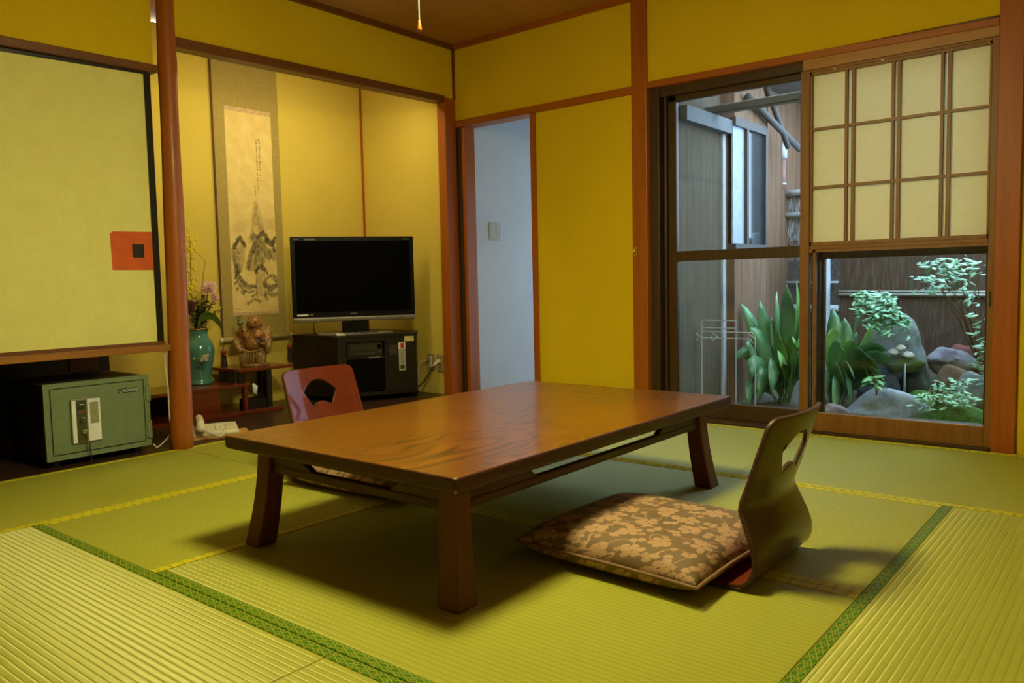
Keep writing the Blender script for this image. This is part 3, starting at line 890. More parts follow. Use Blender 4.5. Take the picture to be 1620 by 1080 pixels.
for s in (-1, 1):
    m.ball((0.057, 0.017 + s * 0.017, 0.273), (0.009, 0.013, 0.004), 10)   # brows
    m.ball((0.060, 0.017 + s * 0.020, 0.256), (0.010, 0.011, 0.009), 10)
    m.ball((0.016, 0.013 + s * 0.044, 0.252), (0.010, 0.007, 0.020), 12)   # long ears
m.tube([(0.0, -0.055, 0.20), (0.030, -0.082, 0.180), (0.052, -0.066, 0.215), (0.056, -0.052, 0.232)], [0.026, 0.023, 0.018, 0.014], 14)
m.tube([(0.0, 0.068, 0.20), (0.030, 0.094, 0.165), (0.060, 0.084, 0.140), (0.072, 0.070, 0.138)], [0.026, 0.023, 0.017, 0.014], 14)
for k in range(5):
    m.tube([(0.058, -0.062 + 0.006 * k, 0.232 + 0.002 * k), (0.068, -0.060 + 0.006 * k, 0.238), (0.066, -0.057 + 0.005 * k, 0.246)], [0.004, 0.0038, 0.003], 8)
    m.tube([(0.072, 0.058 + 0.0055 * k, 0.142), (0.083, 0.056 + 0.0055 * k, 0.139), (0.082, 0.055 + 0.0055 * k, 0.131)], [0.004, 0.0038, 0.003], 8)
body = remesh(m.build('body', skin.m, fig), 0.0026, 2)
m = MB()
for s in (-1, 1):
    m.ball((0.066, 0.018 + s * 0.015, 0.2655), (0.004, 0.009, 0.0028), 10)
m.tube([(0.066, -0.004, 0.2415), (0.0735, 0.018, 0.2365), (0.066, 0.040, 0.2415)], 0.0028, 8)
m.build('face_marks', plain('dark brown glaze line', (0.035, 0.012, 0.006), 0.4), fig, smooth=True)
m = MB()
m.ball((-0.004, 0.004, 0.060), (0.062, 0.066, 0.085), 24)
m.ball((-0.012, -0.062, 0.150), (0.046, 0.034, 0.095), 20, Euler((R(10), 0, 0)))
m.ball((-0.012, 0.076, 0.150), (0.044, 0.030, 0.090), 20, Euler((R(-10), 0, 0)))
m.ball((-0.028, 0.006, 0.19), (0.044, 0.074, 0.070), 20)
m.ball((0.042, -0.045, 0.055), (0.036, 0.036, 0.060), 18); m.ball((0.042, 0.050, 0.055), (0.036, 0.034, 0.055), 18)
m.tube([(0.028, -0.092, 0.185), (0.050, -0.088, 0.140), (0.066, -0.060, 0.098), (0.070, -0.035, 0.092)], [0.018, 0.022, 0.016, 0.010], 12)   # hanging sleeve
m.tube([(0.030, 0.098, 0.165), (0.042, 0.100, 0.120), (0.038, 0.098, 0.075)], [0.018, 0.020, 0.012], 12)
remesh(m.build('robe', robe_m.m, fig), 0.0036)
m = MB()
m.tube([(0.066, -0.068, 0.108), (0.080, -0.040, 0.100), (0.090, 0.010, 0.093), (0.082, 0.055, 0.100), (0.060, 0.080, 0.115)], 0.0045, 10)
for k in range(7):
    yk = -0.05 + k * 0.017
    m.tube([(0.076 - abs(yk) * 0.25, yk, 0.088), (0.080 - abs(yk) * 0.25, yk + 0.004, 0.05), (0.076 - abs(yk) * 0.25, yk - 0.002, 0.018)], 0.0042, 8)
m.tube([(0.045, -0.050, 0.225), (0.075, -0.020, 0.185), (0.080, -0.010, 0.150)], 0.0035, 8)
m.build('robe_folds', robe_m.m, fig, smooth=True)
m = MB(); m.lathe([(0.082, 0.0), (0.086, 0.006), (0.082, 0.016), (0.07, 0.020)], seg=20); m.build('base', robe_m.m, fig, smooth=True)
for k, (a, b, c, r) in enumerate(((0.03, -0.070, 0.262, 0.018), (0.028, -0.076, 0.285, 0.011))):
    m = MB(); m.ball((a, b, c), r, 14); g_ = m.build('gourd', plain('grey green glaze', (0.12, 0.16, 0.10), 0.3), fig, smooth=True)
m = MB(); m.ball((0.03, -0.076, 0.292), 0.006, 8)
for k in range(4):
    m.tube([(0.03, -0.076, 0.285), (0.03, -0.090 + 0.010 * k, 0.305)], [0.003, 0.001], 6)
m.build('gourd_tuft', M['black'], fig, smooth=True)
m = MB(); m.tube([(0.05, -0.062, 0.25), (0.066, -0.045, 0.21)], 0.005, 8)
m.build('cord', M['black'], fig, smooth=True)
m = MB(); m.tube([(0.084, 0.032, 0.175), (0.088, 0.055, 0.150), (0.080, 0.085, 0.125)], 0.0045, 10); m.ball((0.072, 0.076, 0.160), (0.008, 0.020, 0.024), 12)
m.build('fan', plain('grey brown glaze', (0.10, 0.07, 0.05), 0.35), fig, smooth=True)

# ================================================================ HANGING SCROLL
def scroll_art():
    """ink landscape computed onto a grid of colour values"""
    nx, ny = 74, 260
    x0, x1, z0, z1 = -1.098, -0.768, 0.592, 1.840
    me = bpy.data.meshes.new('painting')
    vs, fs = [], []
    for j in range(ny + 1):
        for i in range(nx + 1):
            vs.append((0, x0 + (x1 - x0) * i / nx, z0 + (z1 - z0) * j / ny))
    for j in range(ny):
        for i in range(nx):
            a = j * (nx + 1) + i
            fs.append((a, a + 1, a + nx + 2, a + nx + 1))
    me.from_pydata(vs, [], fs)
    at = me.color_attributes.new('ink', 'FLOAT_COLOR', 'POINT')
    rnd = random.Random(11)
    strokes = []
    def S(pts, w, d): strokes.append((pts, w, d))
    # u 0..1 left to right, v 0..1 bottom to top
    # distant peaks and mist
    S([(0.46, 0.38), (0.52, 0.47), (0.57, 0.53), (0.60, 0.55)], 0.055, 0.32); S([(0.62, 0.53), (0.66, 0.46), (0.70, 0.40)], 0.075, 0.30); S([(0.58, 0.48), (0.60, 0.42)], 0.08, 0.26)
    S([(0.18, 0.42), (0.34, 0.44)], 0.12, 0.16); S([(0.72, 0.44), (0.95, 0.45)], 0.12, 0.22); S([(0.48, 0.40), (0.44, 0.36)], 0.06, 0.30)
    # left rock with a dark cap
    S([(0.10, 0.325), (0.17, 0.372), (0.22, 0.378), (0.31, 0.338)], 0.040, 0.92); S([(0.10, 0.34), (0.20, 0.36), (0.27, 0.345)], 0.045, 0.7)
    S([(0.12, 0.31), (0.11, 0.25), (0.14, 0.215)], 0.085, 0.50); S([(0.25, 0.325), (0.22, 0.26), (0.17, 0.215)], 0.080, 0.42); S([(0.04, 0.30), (0.06, 0.26)], 0.05, 0.55)
    # middle ridge
    S([(0.36, 0.225), (0.42, 0.285), (0.50, 0.325), (0.58, 0.375)], 0.060, 0.72); S([(0.42, 0.23), (0.50, 0.29), (0.56, 0.34)], 0.085, 0.45); S([(0.52, 0.22), (0.56, 0.28), (0.60, 0.33)], 0.070, 0.62); S([(0.47, 0.375), (0.53, 0.39)], 0.04, 0.6)
    # right peaks
    S([(0.62, 0.385), (0.72, 0.405), (0.82, 0.365)], 0.065, 0.97); S([(0.80, 0.365), (0.89, 0.345), (0.99, 0.375)], 0.062, 0.95); S([(0.70, 0.36), (0.76, 0.31), (0.84, 0.28)], 0.085, 0.62)
    S([(0.86, 0.31), (0.93, 0.28), (0.99, 0.30)], 0.085, 0.55); S([(0.64, 0.35), (0.62, 0.29), (0.66, 0.25)], 0.065, 0.55); S([(0.74, 0.30), (0.70, 0.26)], 0.06, 0.5); S([(0.92, 0.36), (0.95, 0.32)], 0.05, 0.85)
    # path down the slope, house and foreground
    S([(0.10, 0.235), (0.15, 0.185), (0.24, 0.150), (0.36, 0.130), (0.50, 0.130)], 0.045, 0.88); S([(0.07, 0.215), (0.12, 0.155), (0.22, 0.115), (0.36, 0.100), (0.46, 0.105)], 0.026, 0.8); S([(0.14, 0.17), (0.26, 0.125), (0.40, 0.115)], 0.030, 0.55)
    S([(0.52, 0.200), (0.60, 0.236), (0.70, 0.225), (0.78, 0.195)], 0.034, 0.95); S([(0.58, 0.225), (0.68, 0.215)], 0.030, 0.8)
    S([(0.55, 0.20), (0.52, 0.13), (0.54, 0.07)], 0.018, 0.65); S([(0.70, 0.20), (0.73, 0.14), (0.69, 0.07)], 0.018, 0.55); S([(0.62, 0.19), (0.62, 0.09)], 0.075, 0.34)
    S([(0.70, 0.145), (0.84, 0.120), (0.99, 0.135)], 0.060, 0.82); S([(0.76, 0.095), (0.88, 0.08), (0.99, 0.09)], 0.050, 0.65); S([(0.91, 0.18), (0.98, 0.155)], 0.055, 0.72); S([(0.76, 0.17), (0.83, 0.18)], 0.045, 0.65); S([(0.72, 0.08), (0.76, 0.06)], 0.04, 0.6)
    S([(0.33, 0.045), (0.48, 0.066), (0.60, 0.05)], 0.034, 0.72); S([(0.42, 0.080), (0.52, 0.090)], 0.034, 0.66); S([(0.04, 0.02), (0.2, 0.012)], 0.008, 0.4); S([(0.18, 0.105), (0.25, 0.085)], 0.03, 0.5)
    for (a, b) in ((0.06, 0.17), (0.07, 0.145), (0.10, 0.115), (0.22, 0.10), (0.24, 0.095), (0.12, 0.19), (0.07, 0.335), (0.03, 0.315)):
        S([(a, b), (a + 0.03, b + 0.008)], 0.024, 0.8)
    # writing in columns
    for (u, v0, v1) in ((0.72, 0.88, 0.665), (0.655, 0.87, 0.60), (0.595, 0.635, 0.585)):
        v = v0
        while v > v1:
            for q in range(3):
                a, b = rnd.uniform(-0.012, 0.012), rnd.uniform(-0.003, 0.003)
                S([(u + a, v + b), (u + rnd.uniform(-0.014, 0.014), v + rnd.uniform(-0.004, 0.004))], 0.009, 0.62)
            v -= rnd.uniform(0.010, 0.017)
    asp = (z1 - z0) / (x1 - x0)
    ink = [0.0] * len(vs)
    for pts, w_, d in strokes:
        us = [p[0] for p in pts]; vv = [p[1] for p in pts]
        i0 = max(0, int((min(us) - w_ * 2) * nx)); i1 = min(nx, int((max(us) + w_ * 2) * nx) + 1)
        j0 = max(0, int((min(vv) - w_ * 2 / asp) * ny)); j1 = min(ny, int((max(vv) + w_ * 2 / asp) * ny) + 1)
        for j in range(j0, j1 + 1):
            for i in range(i0, i1 + 1):
                p = Vector((i / nx, j / ny * asp))
                best = 9
                for k in range(len(pts) - 1):
                    a = Vector((pts[k][0], pts[k][1] * asp)); b = Vector((pts[k + 1][0], pts[k + 1][1] * asp))
                    t = max(0, min(1, (p - a).dot(b - a) / max(1e-9, (b - a).length_squared)))
                    best = min(best, (p - a - (b - a) * t).length)
                nz = noise.noise(Vector((p.x * 16, p.y * 16, 1.5))) * 0.5 if w_ > 0.008 else 0
                q = 1 - (best / w_) * (1 + nz)
                if q > 0:
                    val = d * min(1, q * 2.6) * (0.85 + 0.55 * noise.noise(Vector((p.x * 40, p.y * 40, d * 9))) if w_ > 0.008 else 1)
                    k_ = j * (nx + 1) + i
                    ink[k_] = 1 - (1 - ink[k_]) * (1 - max(0, min(0.95, val)))
    for k_, q in enumerate(ink):
        at.data[k_].color = (q, q, q, 1)
    return me


scr = thing('hanging_scroll', (BX, -0.93, 0.44), 'tall hanging scroll with an ink landscape on the alcove back wall', 'scroll')
brocade = NT('olive brocade'); brocade.set(0.75, spec=0.2)
v = brocade.coord()
vo = brocade.n('ShaderNodeTexVoronoi'); vo.inputs['Scale'].default_value = 75; brocade.l(v, vo.inputs['Vector'])
brocade.base(brocade.ramp(vo.outputs['Distance'], [(0.15, (0.43, 0.33, 0.10)), (0.45, (0.35, 0.27, 0.08))]))
m = MB(); m.box(BX + 0.010, BX + 0.0125, -1.178, -0.710, 0.425, 2.16); mount = m.build('mounting_cloth', brocade.m, scr, True)
pm = NT('ink on silk'); pm.set(0.8, spec=0.2)
ca = pm.n('ShaderNodeVertexColor', layer_name='ink')
bg = pm.ramp(pm.noise(pm.coord(), 14, 4), [(0.3, (0.66, 0.50, 0.19)), (0.7, (0.76, 0.60, 0.26))])
pm.base(pm.mix(ca.outputs[0], bg, (0.045, 0.036, 0.022)))
pme = scroll_art(); pme.materials.append(pm.m)
po = bpy.data.objects.new('painting', pme); COL.objects.link(po); po.parent = scr; po.location = Vector((BX + 0.0135, 0, 0)) - scr.location
for a, b in ((1.840, 1.868), (0.572, 0.592)):
    m = MB(); m.box(BX + 0.0125, BX + 0.0140, -1.098, -0.768, a, b)
    m.build('brocade_strip', plain('pinkish brocade strip', (0.55, 0.38, 0.20), 0.7, vs=120, var=0.3), scr, True)
m = MB(); m.tube([(BX + 0.03, -1.185, 0.425), (BX + 0.03, -0.705, 0.425)], 0.016, 16); m.build('roller', plain('olive roller', (0.42, 0.35, 0.16), 0.5), scr, True, smooth=True)
for a in (-1.197, -0.693):
    m = MB(); m.ball((BX + 0.03, a, 0.425), (0.019, 0.014, 0.019), 14); m.build('roller_knob', M['ivory'], scr, True, smooth=True)
m = MB(); m.box(BX + 0.0100, BX + 0.0140, -1.182, -1.172, 0.43, 2.16); m.build('cloth_edge', plain('dark red edge', (0.10, 0.03, 0.012), 0.7), scr, True)
for (a, lab, dz) in ((-1.186, 'scroll weight with red bead and dark tassel under the left roller end', 0.0), (-0.704, 'scroll weight with red bead and dark tassel under the right roller end', 0.0)):
    o = thing('scroll_weight', (BX + 0.03, a, 0.27), lab, 'scroll weight', 'scroll weights')
    m = MB(); m.tube([(BX + 0.03, a, 0.405), (BX + 0.03, a, 0.36)], 0.0018, 6); m.build('string', M['cord_dark'], o, True)
    m = MB(); m.ball((BX + 0.03, a, 0.352), (0.016, 0.016, 0.018), 14); m.build('bead', M['red'], o, True, smooth=True)
    m = MB(); m.lathe([(0.006, 0.338), (0.017, 0.33), (0.013, 0.322), (0.018, 0.29), (0.020, 0.262)], (BX + 0.03, a, 0), 14); m.build('tassel', plain('dark maroon tassel', (0.025, 0.010, 0.010), 0.6), o, True)

# ================================================================ TV CABINET, TELEVISION
CA = R(65)
ct = thing('tv_cabinet', (-0.42, -0.42, 0.0), 'dark brown corner cabinet under the television', 'tv cabinet')
FRp = Vector((-0.215, -0.20)); ax = Vector((math.cos(CA), math.sin(CA))); FLp = FRp - ax * 0.52
inn = Vector((-ax.y, ax.x))      # into the cabinet
BLp = Vector((-0.86, -0.70)); BRp = Vector((-0.36, -0.05)); BCp = Vector((-0.86, -0.05))
foot = [FRp, BRp, BCp, BLp, FLp]
def cabpt(t, d, z): # t along the front from left 0..0.52, d depth inward
    q = FLp + ax * t + inn * d
    return (q.x, q.y, z)
def cabbox(mb, t0, t1, d0, d1, z0, z1):
    mb.hexa([cabpt(t0, d0, z0), cabpt(t1, d0, z0), cabpt(t1, d1, z0), cabpt(t0, d1, z0), cabpt(t0, d0, z1), cabpt(t1, d0, z1), cabpt(t1, d1, z1), cabpt(t0, d1, z1)])
def inset(poly, k):
    c = sum(poly, Vector((0, 0))) / len(poly)
    return [p + (p - c).normalized() * k for p in poly]
m = MB(); m.prism([tuple(p) for p in inset(foot, 0.008)], 0.412, 0.430); m.build('top_board', M['cab'], ct, True, bevel=0.003)
m = MB(); m.prism([tuple(p) for p in inset(foot, 0.0)], 0.035, 0.060); m.build('bottom_board', M['cab'], ct, True)
m = MB()
def wall2(mb, a, b, z0, z1, th=0.016):
    d = (b - a).normalized(); nrm = Vector((-d.y, d.x)) * th
    mb.hexa([(a.x, a.y, z0), (b.x, b.y, z0), (b.x + nrm.x, b.y + nrm.y, z0), (a.x + nrm.x, a.y + nrm.y, z0), (a.x, a.y, z1), (b.x, b.y, z1), (b.x + nrm.x, b.y + nrm.y, z1), (a.x + nrm.x, a.y + nrm.y, z1)])
wall2(m, FLp, BLp, 0.06, 0.412, -0.016)
m.build('side_panel', M['cab'], ct, True)
m = MB(); wall2(m, BRp, FRp, 0.06, 0.412, -0.016)
m.build('side_panel', M['cab'], ct, True)
m = MB(); wall2(m, BLp, BCp, 0.06, 0.412, -0.012); wall2(m, BCp, BRp, 0.06, 0.412, -0.012); m.build('back_panel', M['cab'], ct, True)
m = MB(); cabbox(m, 0.0, 0.055, 0.0, 0.018, 0.06, 0.412); m.build('front_stile', M['cab'], ct, True)
m = MB(); cabbox(m, 0.305, 0.52, 0.0, 0.018, 0.06, 0.412); fp = m.build('front_panel', M['cab'], ct, True, bevel=0.002)
m = MB(); cabbox(m, 0.055, 0.305, 0.0, 0.30, 0.275, 0.290); m.build('shelf', M['cab'], ct, True)
m = MB(); cabbox(m, 0.055, 0.305, -0.001, 0.012, 0.385, 0.412); m.build('top_rail', M['cab'], ct, True)
m = MB(); cabbox(m, 0.06, 0.30, 0.004, 0.010, 0.065, 0.270); m.build('glass_door', plain('smoked glass', (0.002, 0.002, 0.002), 0.3, spec=0.1), ct, True)
def plate(t0, t1, z0, z1, name, mat, d=-0.0012, par=None, lab=None):
    mm = MB(); cabbox(mm, t0, t1, d, d + 0.001, z0, z1); q = mm.build(name, mat, par or fp, True)
    if lab: q['label'] = lab
    return q
plate(0.440, 0.506, 0.374, 0.408, 'yellow_sticker', plain('pale yellow sticker', (0.62, 0.55, 0.25), 0.7))
plate(0.398, 0.446, 0.325, 0.370, 'red_sticker', M['paper_white'], -0.0022)
plate(0.412, 0.436, 0.332, 0.364, 'red_print', plain('red print', (0.5, 0.02, 0.02), 0.6), -0.0032)
plate(0.400, 0.446, 0.185, 0.322, 'white_sticker', plain('grey white sticker', (0.42, 0.41, 0.34), 0.7))
plate(0.408, 0.438, 0.196, 0.220, 'sticker_print', plain('dark print', (0.05, 0.05, 0.03), 0.7), -0.0022)
plate(0.412, 0.434, 0.228, 0.312, 'sticker_print', plain('grey print', (0.30, 0.30, 0.24), 0.7, vs=200, var=0.4), -0.0022)
plate(0.335, 0.390, 0.290, 0.355, 'old_sticker', plain('faded sticker', (0.035, 0.026, 0.018), 0.6, vs=120, var=0.6))
plate(0.195, 0.275, 0.278, 0.286, 'shelf_label', plain('grey label', (0.20, 0.17, 0.12), 0.6, vs=300, var=0.6), -0.0012, ct)
# grip hole on the left side
sd = (BLp - FLp).normalized()
m = MB(); c0 = FLp + sd * 0.22; nn = Vector((sd.y, -sd.x)) * -1
m2_ = []
for k in range(20):
    a = 2 * PI * k / 20
    q = c0 + sd * 0.028 * math.cos(a); m2_.append((q.x, q.y, 0.325 + 0.018 * math.sin(a)))
out = Vector((-(-sd.y), -sd.x)); out = Vector((sd.y, -sd.x));  out = out if out.y < 0 else -out
lo = [m.bm.verts.new((p[0] + out.x * 0.0005, p[1] + out.y * 0.0005, p[2])) for p in m2_]; hi = [m.bm.verts.new((p[0] + out.x * 0.003, p[1] + out.y * 0.003, p[2])) for p in m2_]
m.bm.faces.new(lo[::-1]); m.bm.faces.new(hi)
for k in range(20): m.bm.faces.new((lo[k], lo[(k + 1) % 20], hi[(k + 1) % 20], hi[k]))
m.build('grip', M['black'], ct, True)
for (t, d) in ((0.49, 0.03), (0.03, 0.03), (0.40, 0.25), (0.10, 0.30)):
    p = cabpt(t, d, 0.018)
    m = MB(); m.tube([(p[0] - 0.008, p[1], 0.018), (p[0] + 0.008, p[1], 0.018)], 0.018, 14); m.box(p[0] - 0.006, p[0] + 0.006, p[1] - 0.006, p[1] + 0.006, 0.018, 0.036)
    m.build('caster', M['tv_black'], ct, True)
# coin box / player in the bay
vc = thing('video_player', cabpt(0.18, 0.1, 0.290), 'black video player in the open bay of the tv cabinet', 'video player')
m = MB(); cabbox(m, 0.066, 0.296, 0.012, 0.20, 0.2905, 0.378); m.build('player_body', plain('charcoal plastic', (0.018, 0.017, 0.014), 0.4), vc, True, bevel=0.002)
m = MB(); cabbox(m, 0.092, 0.252, 0.010, 0.014, 0.330, 0.366); m.build('front_panel', plain('dark olive panel', (0.035, 0.033, 0.022), 0.3), vc, True)
m = MB()
for k in range(5): cabbox(m, 0.10 + 0.03 * k, 0.118 + 0.03 * k, 0.009, 0.013, 0.306, 0.313)
m.build('button', plain('grey button', (0.09, 0.085, 0.07), 0.4), vc, True)
m = MB(); cabbox(m, 0.262, 0.288, 0.009, 0.013, 0.336, 0.362); m.build('coin_slot', M['screen'], vc, True)
m = MB(); cabbox(m, 0.264, 0.286, 0.009, 0.013, 0.312, 0.317); m.build('label_strip', plain('grey strip', (0.20, 0.19, 0.16), 0.4), vc, True)

TA = R(56)
tv = thing('television', (-0.49, -0.475, 0.430), 'black flat screen television on the corner cabinet', 'television', rz=TA)
# local x along the screen, -y towards the viewer
m = MB(); m.box(-0.392, 0.392, -0.028, 0.018, 0.100, 0.632); m.box(-0.30, 0.30, 0.018, 0.060, 0.16, 0.56)
m.build('casing', M['tv_black'], tv, bevel=0.006)
m = MB(); m.box(-0.366, 0.366, -0.0292, -0.026, 0.150, 0.604); m.build('screen', M['screen'], tv)
m = MB(); m.hexa([(-0.391, -0.038, 0.090), (0.391, -0.038, 0.090), (0.391, 0.0, 0.086), (-0.391, 0.0, 0.086), (-0.391, -0.040, 0.112), (0.391, -0.040, 0.112), (0.391, -0.026, 0.118), (-0.391, -0.026, 0.118)])
m.build('speaker_bar', M['silver'], tv, bevel=0.004)
m = MB(); m.box(-0.085, 0.085, -0.02, 0.03, 0.012, 0.11); m.build('neck', M['tv_black'], tv, bevel=0.003)
m = MB()
poly = []
for k in range(40):
    a = 2 * PI * k / 40
    poly.append((0.245 * math.copysign(abs(math.cos(a)) ** 0.6, math.cos(a)), -0.01 + 0.105 * math.copysign(abs(math.sin(a)) ** 0.7, math.sin(a))))
m.prism(poly, 0.0, 0.013); m.build('base_plate', M['silver'], tv, bevel=0.003)
def dashes(mb, x0, z0, n, w_, h_, gap):
    x = x0
    for k in range(n):
        ww = w_ * (0.7 + 0.6 * ((k * 37) % 7) / 7)
        mb.box(x, x + ww, -0.0302, -0.0284, z0, z0 + h_)
        x += ww + gap
lett = plain('grey print', (0.20, 0.19, 0.16), 0.5)
for a in ((-0.372, 0.612, 5, 0.005, 0.006, 0.002), (-0.305, 0.609, 8, 0.007, 0.009, 0.002), (0.318, 0.612, 7, 0.005, 0.005, 0.002), (-0.030, 0.134, 6, 0.005, 0.006, 0.002), (-0.285, 0.130, 3, 0.006, 0.009, 0.001)):
    m = MB(); dashes(m, *a); m.build('lettering', lett, tv)
m = MB(); m.box(-0.366, -0.296, -0.0306, -0.028, 0.128, 0.138); m.build('sticker', M['paper_white'], tv)
# remote control and card on the cabinet
o = thing('remote_control', cabpt(0.20, 0.035, 0.430), 'dark remote control lying on the tv cabinet before the television foot', 'remote control', rz=R(60))
m = MB(); m.box(-0.075, 0.075, -0.018, 0.018, 0.0, 0.016); m.build('remote_body', M['tv_black'], o, bevel=0.005)
m = MB()
for i in range(7):
    for j in range(3): m.box(-0.060 + i * 0.016, -0.052 + i * 0.016, -0.012 + j * 0.009, -0.006 + j * 0.009, 0.0158, 0.018)
m.build('button', M['silver'], o)
m = MB(); m.hexa([cabpt(0.005, 0.02, 0.4305), cabpt(0.06, 0.02, 0.4305), cabpt(0.06, 0.06, 0.4305), cabpt(0.005, 0.06, 0.4305), cabpt(0.005, 0.02, 0.434), cabpt(0.06, 0.02, 0.434), cabpt(0.06, 0.06, 0.445), cabpt(0.005, 0.06, 0.445)])
tag(m.build('paper_card', M['paper_white']), 'small white paper card on the left front corner of the tv cabinet', 'paper card')
m = MB(); m.tube([(-0.62, -0.66, 0.545), (-0.66, -0.68, 0.50), (-0.68, -0.66, 0.44), (-0.70, -0.63, 0.433)], 0.003, 8)
tag(m.build('antenna_cable', M['cord_dark']), 'thin dark cable hanging below the left end of the television', 'cable')

# ================================================================ SOCKETS, CORDS
def wallplate(x0, z0, lab, plug, dx=0.0):
    o = thing('wall_socket', (x0, -0.001, z0), lab, 'wall socket', 'sockets on the alcove side wall')
    m = MB(); m.box(-0.034, 0.034, -0.007, 0.0, -0.058, 0.058); m.build('cover_plate', plain('beige plate', (0.36, 0.29, 0.13), 0.45), o, bevel=0.003)
    m = MB(); m.box(-0.013, 0.013, -0.010, -0.006, -0.036, 0.036); m.build('socket_insert', M['ivory'] if plug else plain('beige insert', (0.33, 0.27, 0.12), 0.45), o, bevel=0.002)
    return o
wallplate(-0.275, 0.215, 'beige wall socket nearer the tv cabinet', True)
wallplate(-0.185, 0.210, 'beige wall socket nearer the corner post', False)
o = thing('power_cord', (-0.19, -0.02, 0.22), 'dark power cord with ivory plug in the right socket', 'cord')
m = MB(); m.ball((-0.186, -0.022, 0.222), (0.015, 0.018, 0.016), 12); m.tube([(-0.190, -0.03, 0.218), (-0.215, -0.05, 0.19)], [0.012, 0.008], 10); m.build('plug', M['ivory'], o, True, smooth=True)
m = MB(); m.tube([(-0.213, -0.05, 0.192), (-0.235, -0.07, 0.14), (-0.265, -0.09, 0.085), (-0.30, -0.10, 0.055), (-0.34, -0.10, 0.05), (-0.38, -0.09, 0.05)], 0.005, 8); m.build('cable', M['cord_dark'], o, True, smooth=True)
o = thing('aerial_lead', (-0.28, -0.02, 0.23), 'thin white lead from the left socket down behind the tv cabinet', 'cord')
m = MB(); m.tube([(-0.276, -0.010, 0.228), (-0.29, -0.04, 0.226)], 0.007, 10); m.build('plug', M['silver'], o, True)
m = MB(); m.tube([(-0.29, -0.04, 0.226), (-0.325, -0.055, 0.215), (-0.345, -0.06, 0.16), (-0.345, -0.06, 0.09), (-0.36, -0.05, 0.02), (-0.40, -0.03, 0.006)], 0.003, 8); m.build('cable', M['cord_white'], o, True, smooth=True)
# switch in the corridor
o = thing('light_switch', (0.071, 0.286, 1.09), 'grey switch plate on the white corridor wall', 'switch')
m = MB(); m.box(0.0, 0.008, -0.056, 0.056, -0.060, 0.060); m.build('cover_plate', plain('grey plate', (0.42, 0.43, 0.38), 0.45), o, bevel=0.003)
pb = plain('pale button', (0.55, 0.56, 0.5), 0.4)
for a in (-0.022, 0.022):
    for b in (-0.028, 0.004, 0.034):
        m = MB(); m.box(0.008, 0.013, a - 0.010, a + 0.010, b - 0.008, b + 0.008); m.build('switch_button', pb, o, bevel=0.002)
# hook on the window post
o = thing('latch', (1.345, -0.02, 0.90), 'small brass latch on the post between yellow wall and window', 'latch')
m = MB(); m.box(-0.008, 0.008, -0.004, 0.0, -0.022, 0.022); m.build('back_plate', M['brass'], o, bevel=0.001)
m = MB(); m.tube([(0, -0.004, 0.012), (0, -0.016, 0.010), (0, -0.018, -0.004), (0, -0.010, -0.012)], 0.003, 8); m.build('hook', M['brass'], o)
# telephone on its pad
o = thing('telephone_pad', (-0.095, -1.715, 0.0), 'flat orange tan pad under the telephone', 'pad', rz=R(64))
m = MB(); m.box(-0.17, 0.15, -0.08, 0.10, 0.0, 0.014); m.build('pad', plain('orange tan board', (0.52, 0.28, 0.08), 0.6), o, bevel=0.004)
tel = thing('telephone', (-0.100, -1.728, 0.0142), 'ivory push button telephone with coiled cord behind the log post', 'telephone', rz=R(64))
m = MB(); m.hexa([(-0.11, -0.07, 0.0), (0.11, -0.07, 0.0), (0.11, 0.075, 0.0), (-0.11, 0.075, 0.0), (-0.11, -0.07, 0.022), (0.11, -0.07, 0.022), (0.11, 0.075, 0.045), (-0.11, 0.075, 0.045)])
m.build('phone_body', M['ivory'], tel, bevel=0.008)
m = MB()
for i in range(3):
    for j in range(4): m.box(0.0 + i * 0.026, 0.016 + i * 0.026, -0.05 + j * 0.027, -0.034 + j * 0.027, 0.026 + 0.0043 * j, 0.033 + 0.0043 * j)
m.build('button', M['paper_white'], tel, bevel=0.001)
m = MB(); m.tube([(-0.07, -0.095, 0.052), (-0.07, -0.05, 0.068), (-0.07, 0.05, 0.078), (-0.07, 0.095, 0.066)], [0.020, 0.019, 0.019, 0.020], 14); m.ball((-0.07, -0.085, 0.046), (0.026, 0.028, 0.022), 14); m.ball((-0.07, 0.085, 0.056), (0.026, 0.028, 0.022), 14)
m.build('handset', M['ivory'], tel, smooth=True)
m = MB(); P = []
for k in range(150):
    t = k / 149
    c = Vector((-0.07 + 0.10 * t + 0.03 * math.sin(3 * t), -0.10 - 0.045 * math.sin(PI * t), 0.04 - 0.028 * math.sin(PI * t * 0.9)))
    a = t * 26 * 2 * PI
    P.append(c + Vector((0.0, 0.0075 * math.cos(a), 0.0075 * math.sin(a))))
m.tube(P, 0.0022, 6); m.build('coiled_cord', M['ivory'], tel, smooth=True)
m = MB(); m.tube([(0.020, -2.028, 0.462), (0.015, -2.028, 0.40), (0.02, -2.022, 0.30), (0.012, -2.018, 0.22), (0.016, -2.020, 0.15), (0.012, -2.012, 0.10), (-0.01, -2.012, 0.06), (-0.02, -2.02, 0.045), (-0.03, -2.045, 0.02), (-0.02, -2.07, 0.012), (-0.03, -2.082, 0.03)], 0.0036, 8)
tag(m.build('extension_cable', M['cord_white'], smooth=True), 'white cord running from the cupboard sill down beside the log post', 'cord')

# ================================================================ LOW TABLE
TX0, TX1, TY0, TY1, TZ = 1.496, 2.409, -2.626, -1.177, 0.3226
tc = ((TX0 + TX1) / 2, (TY0 + TY1) / 2)
tb = thing('low_table', (tc[0], tc[1], 0.0), 'large low wooden table with grained glossy top and curved legs', 'table', rz=0.004)
hx, hy = (TX1 - TX0) / 2, (TY1 - TY0) / 2
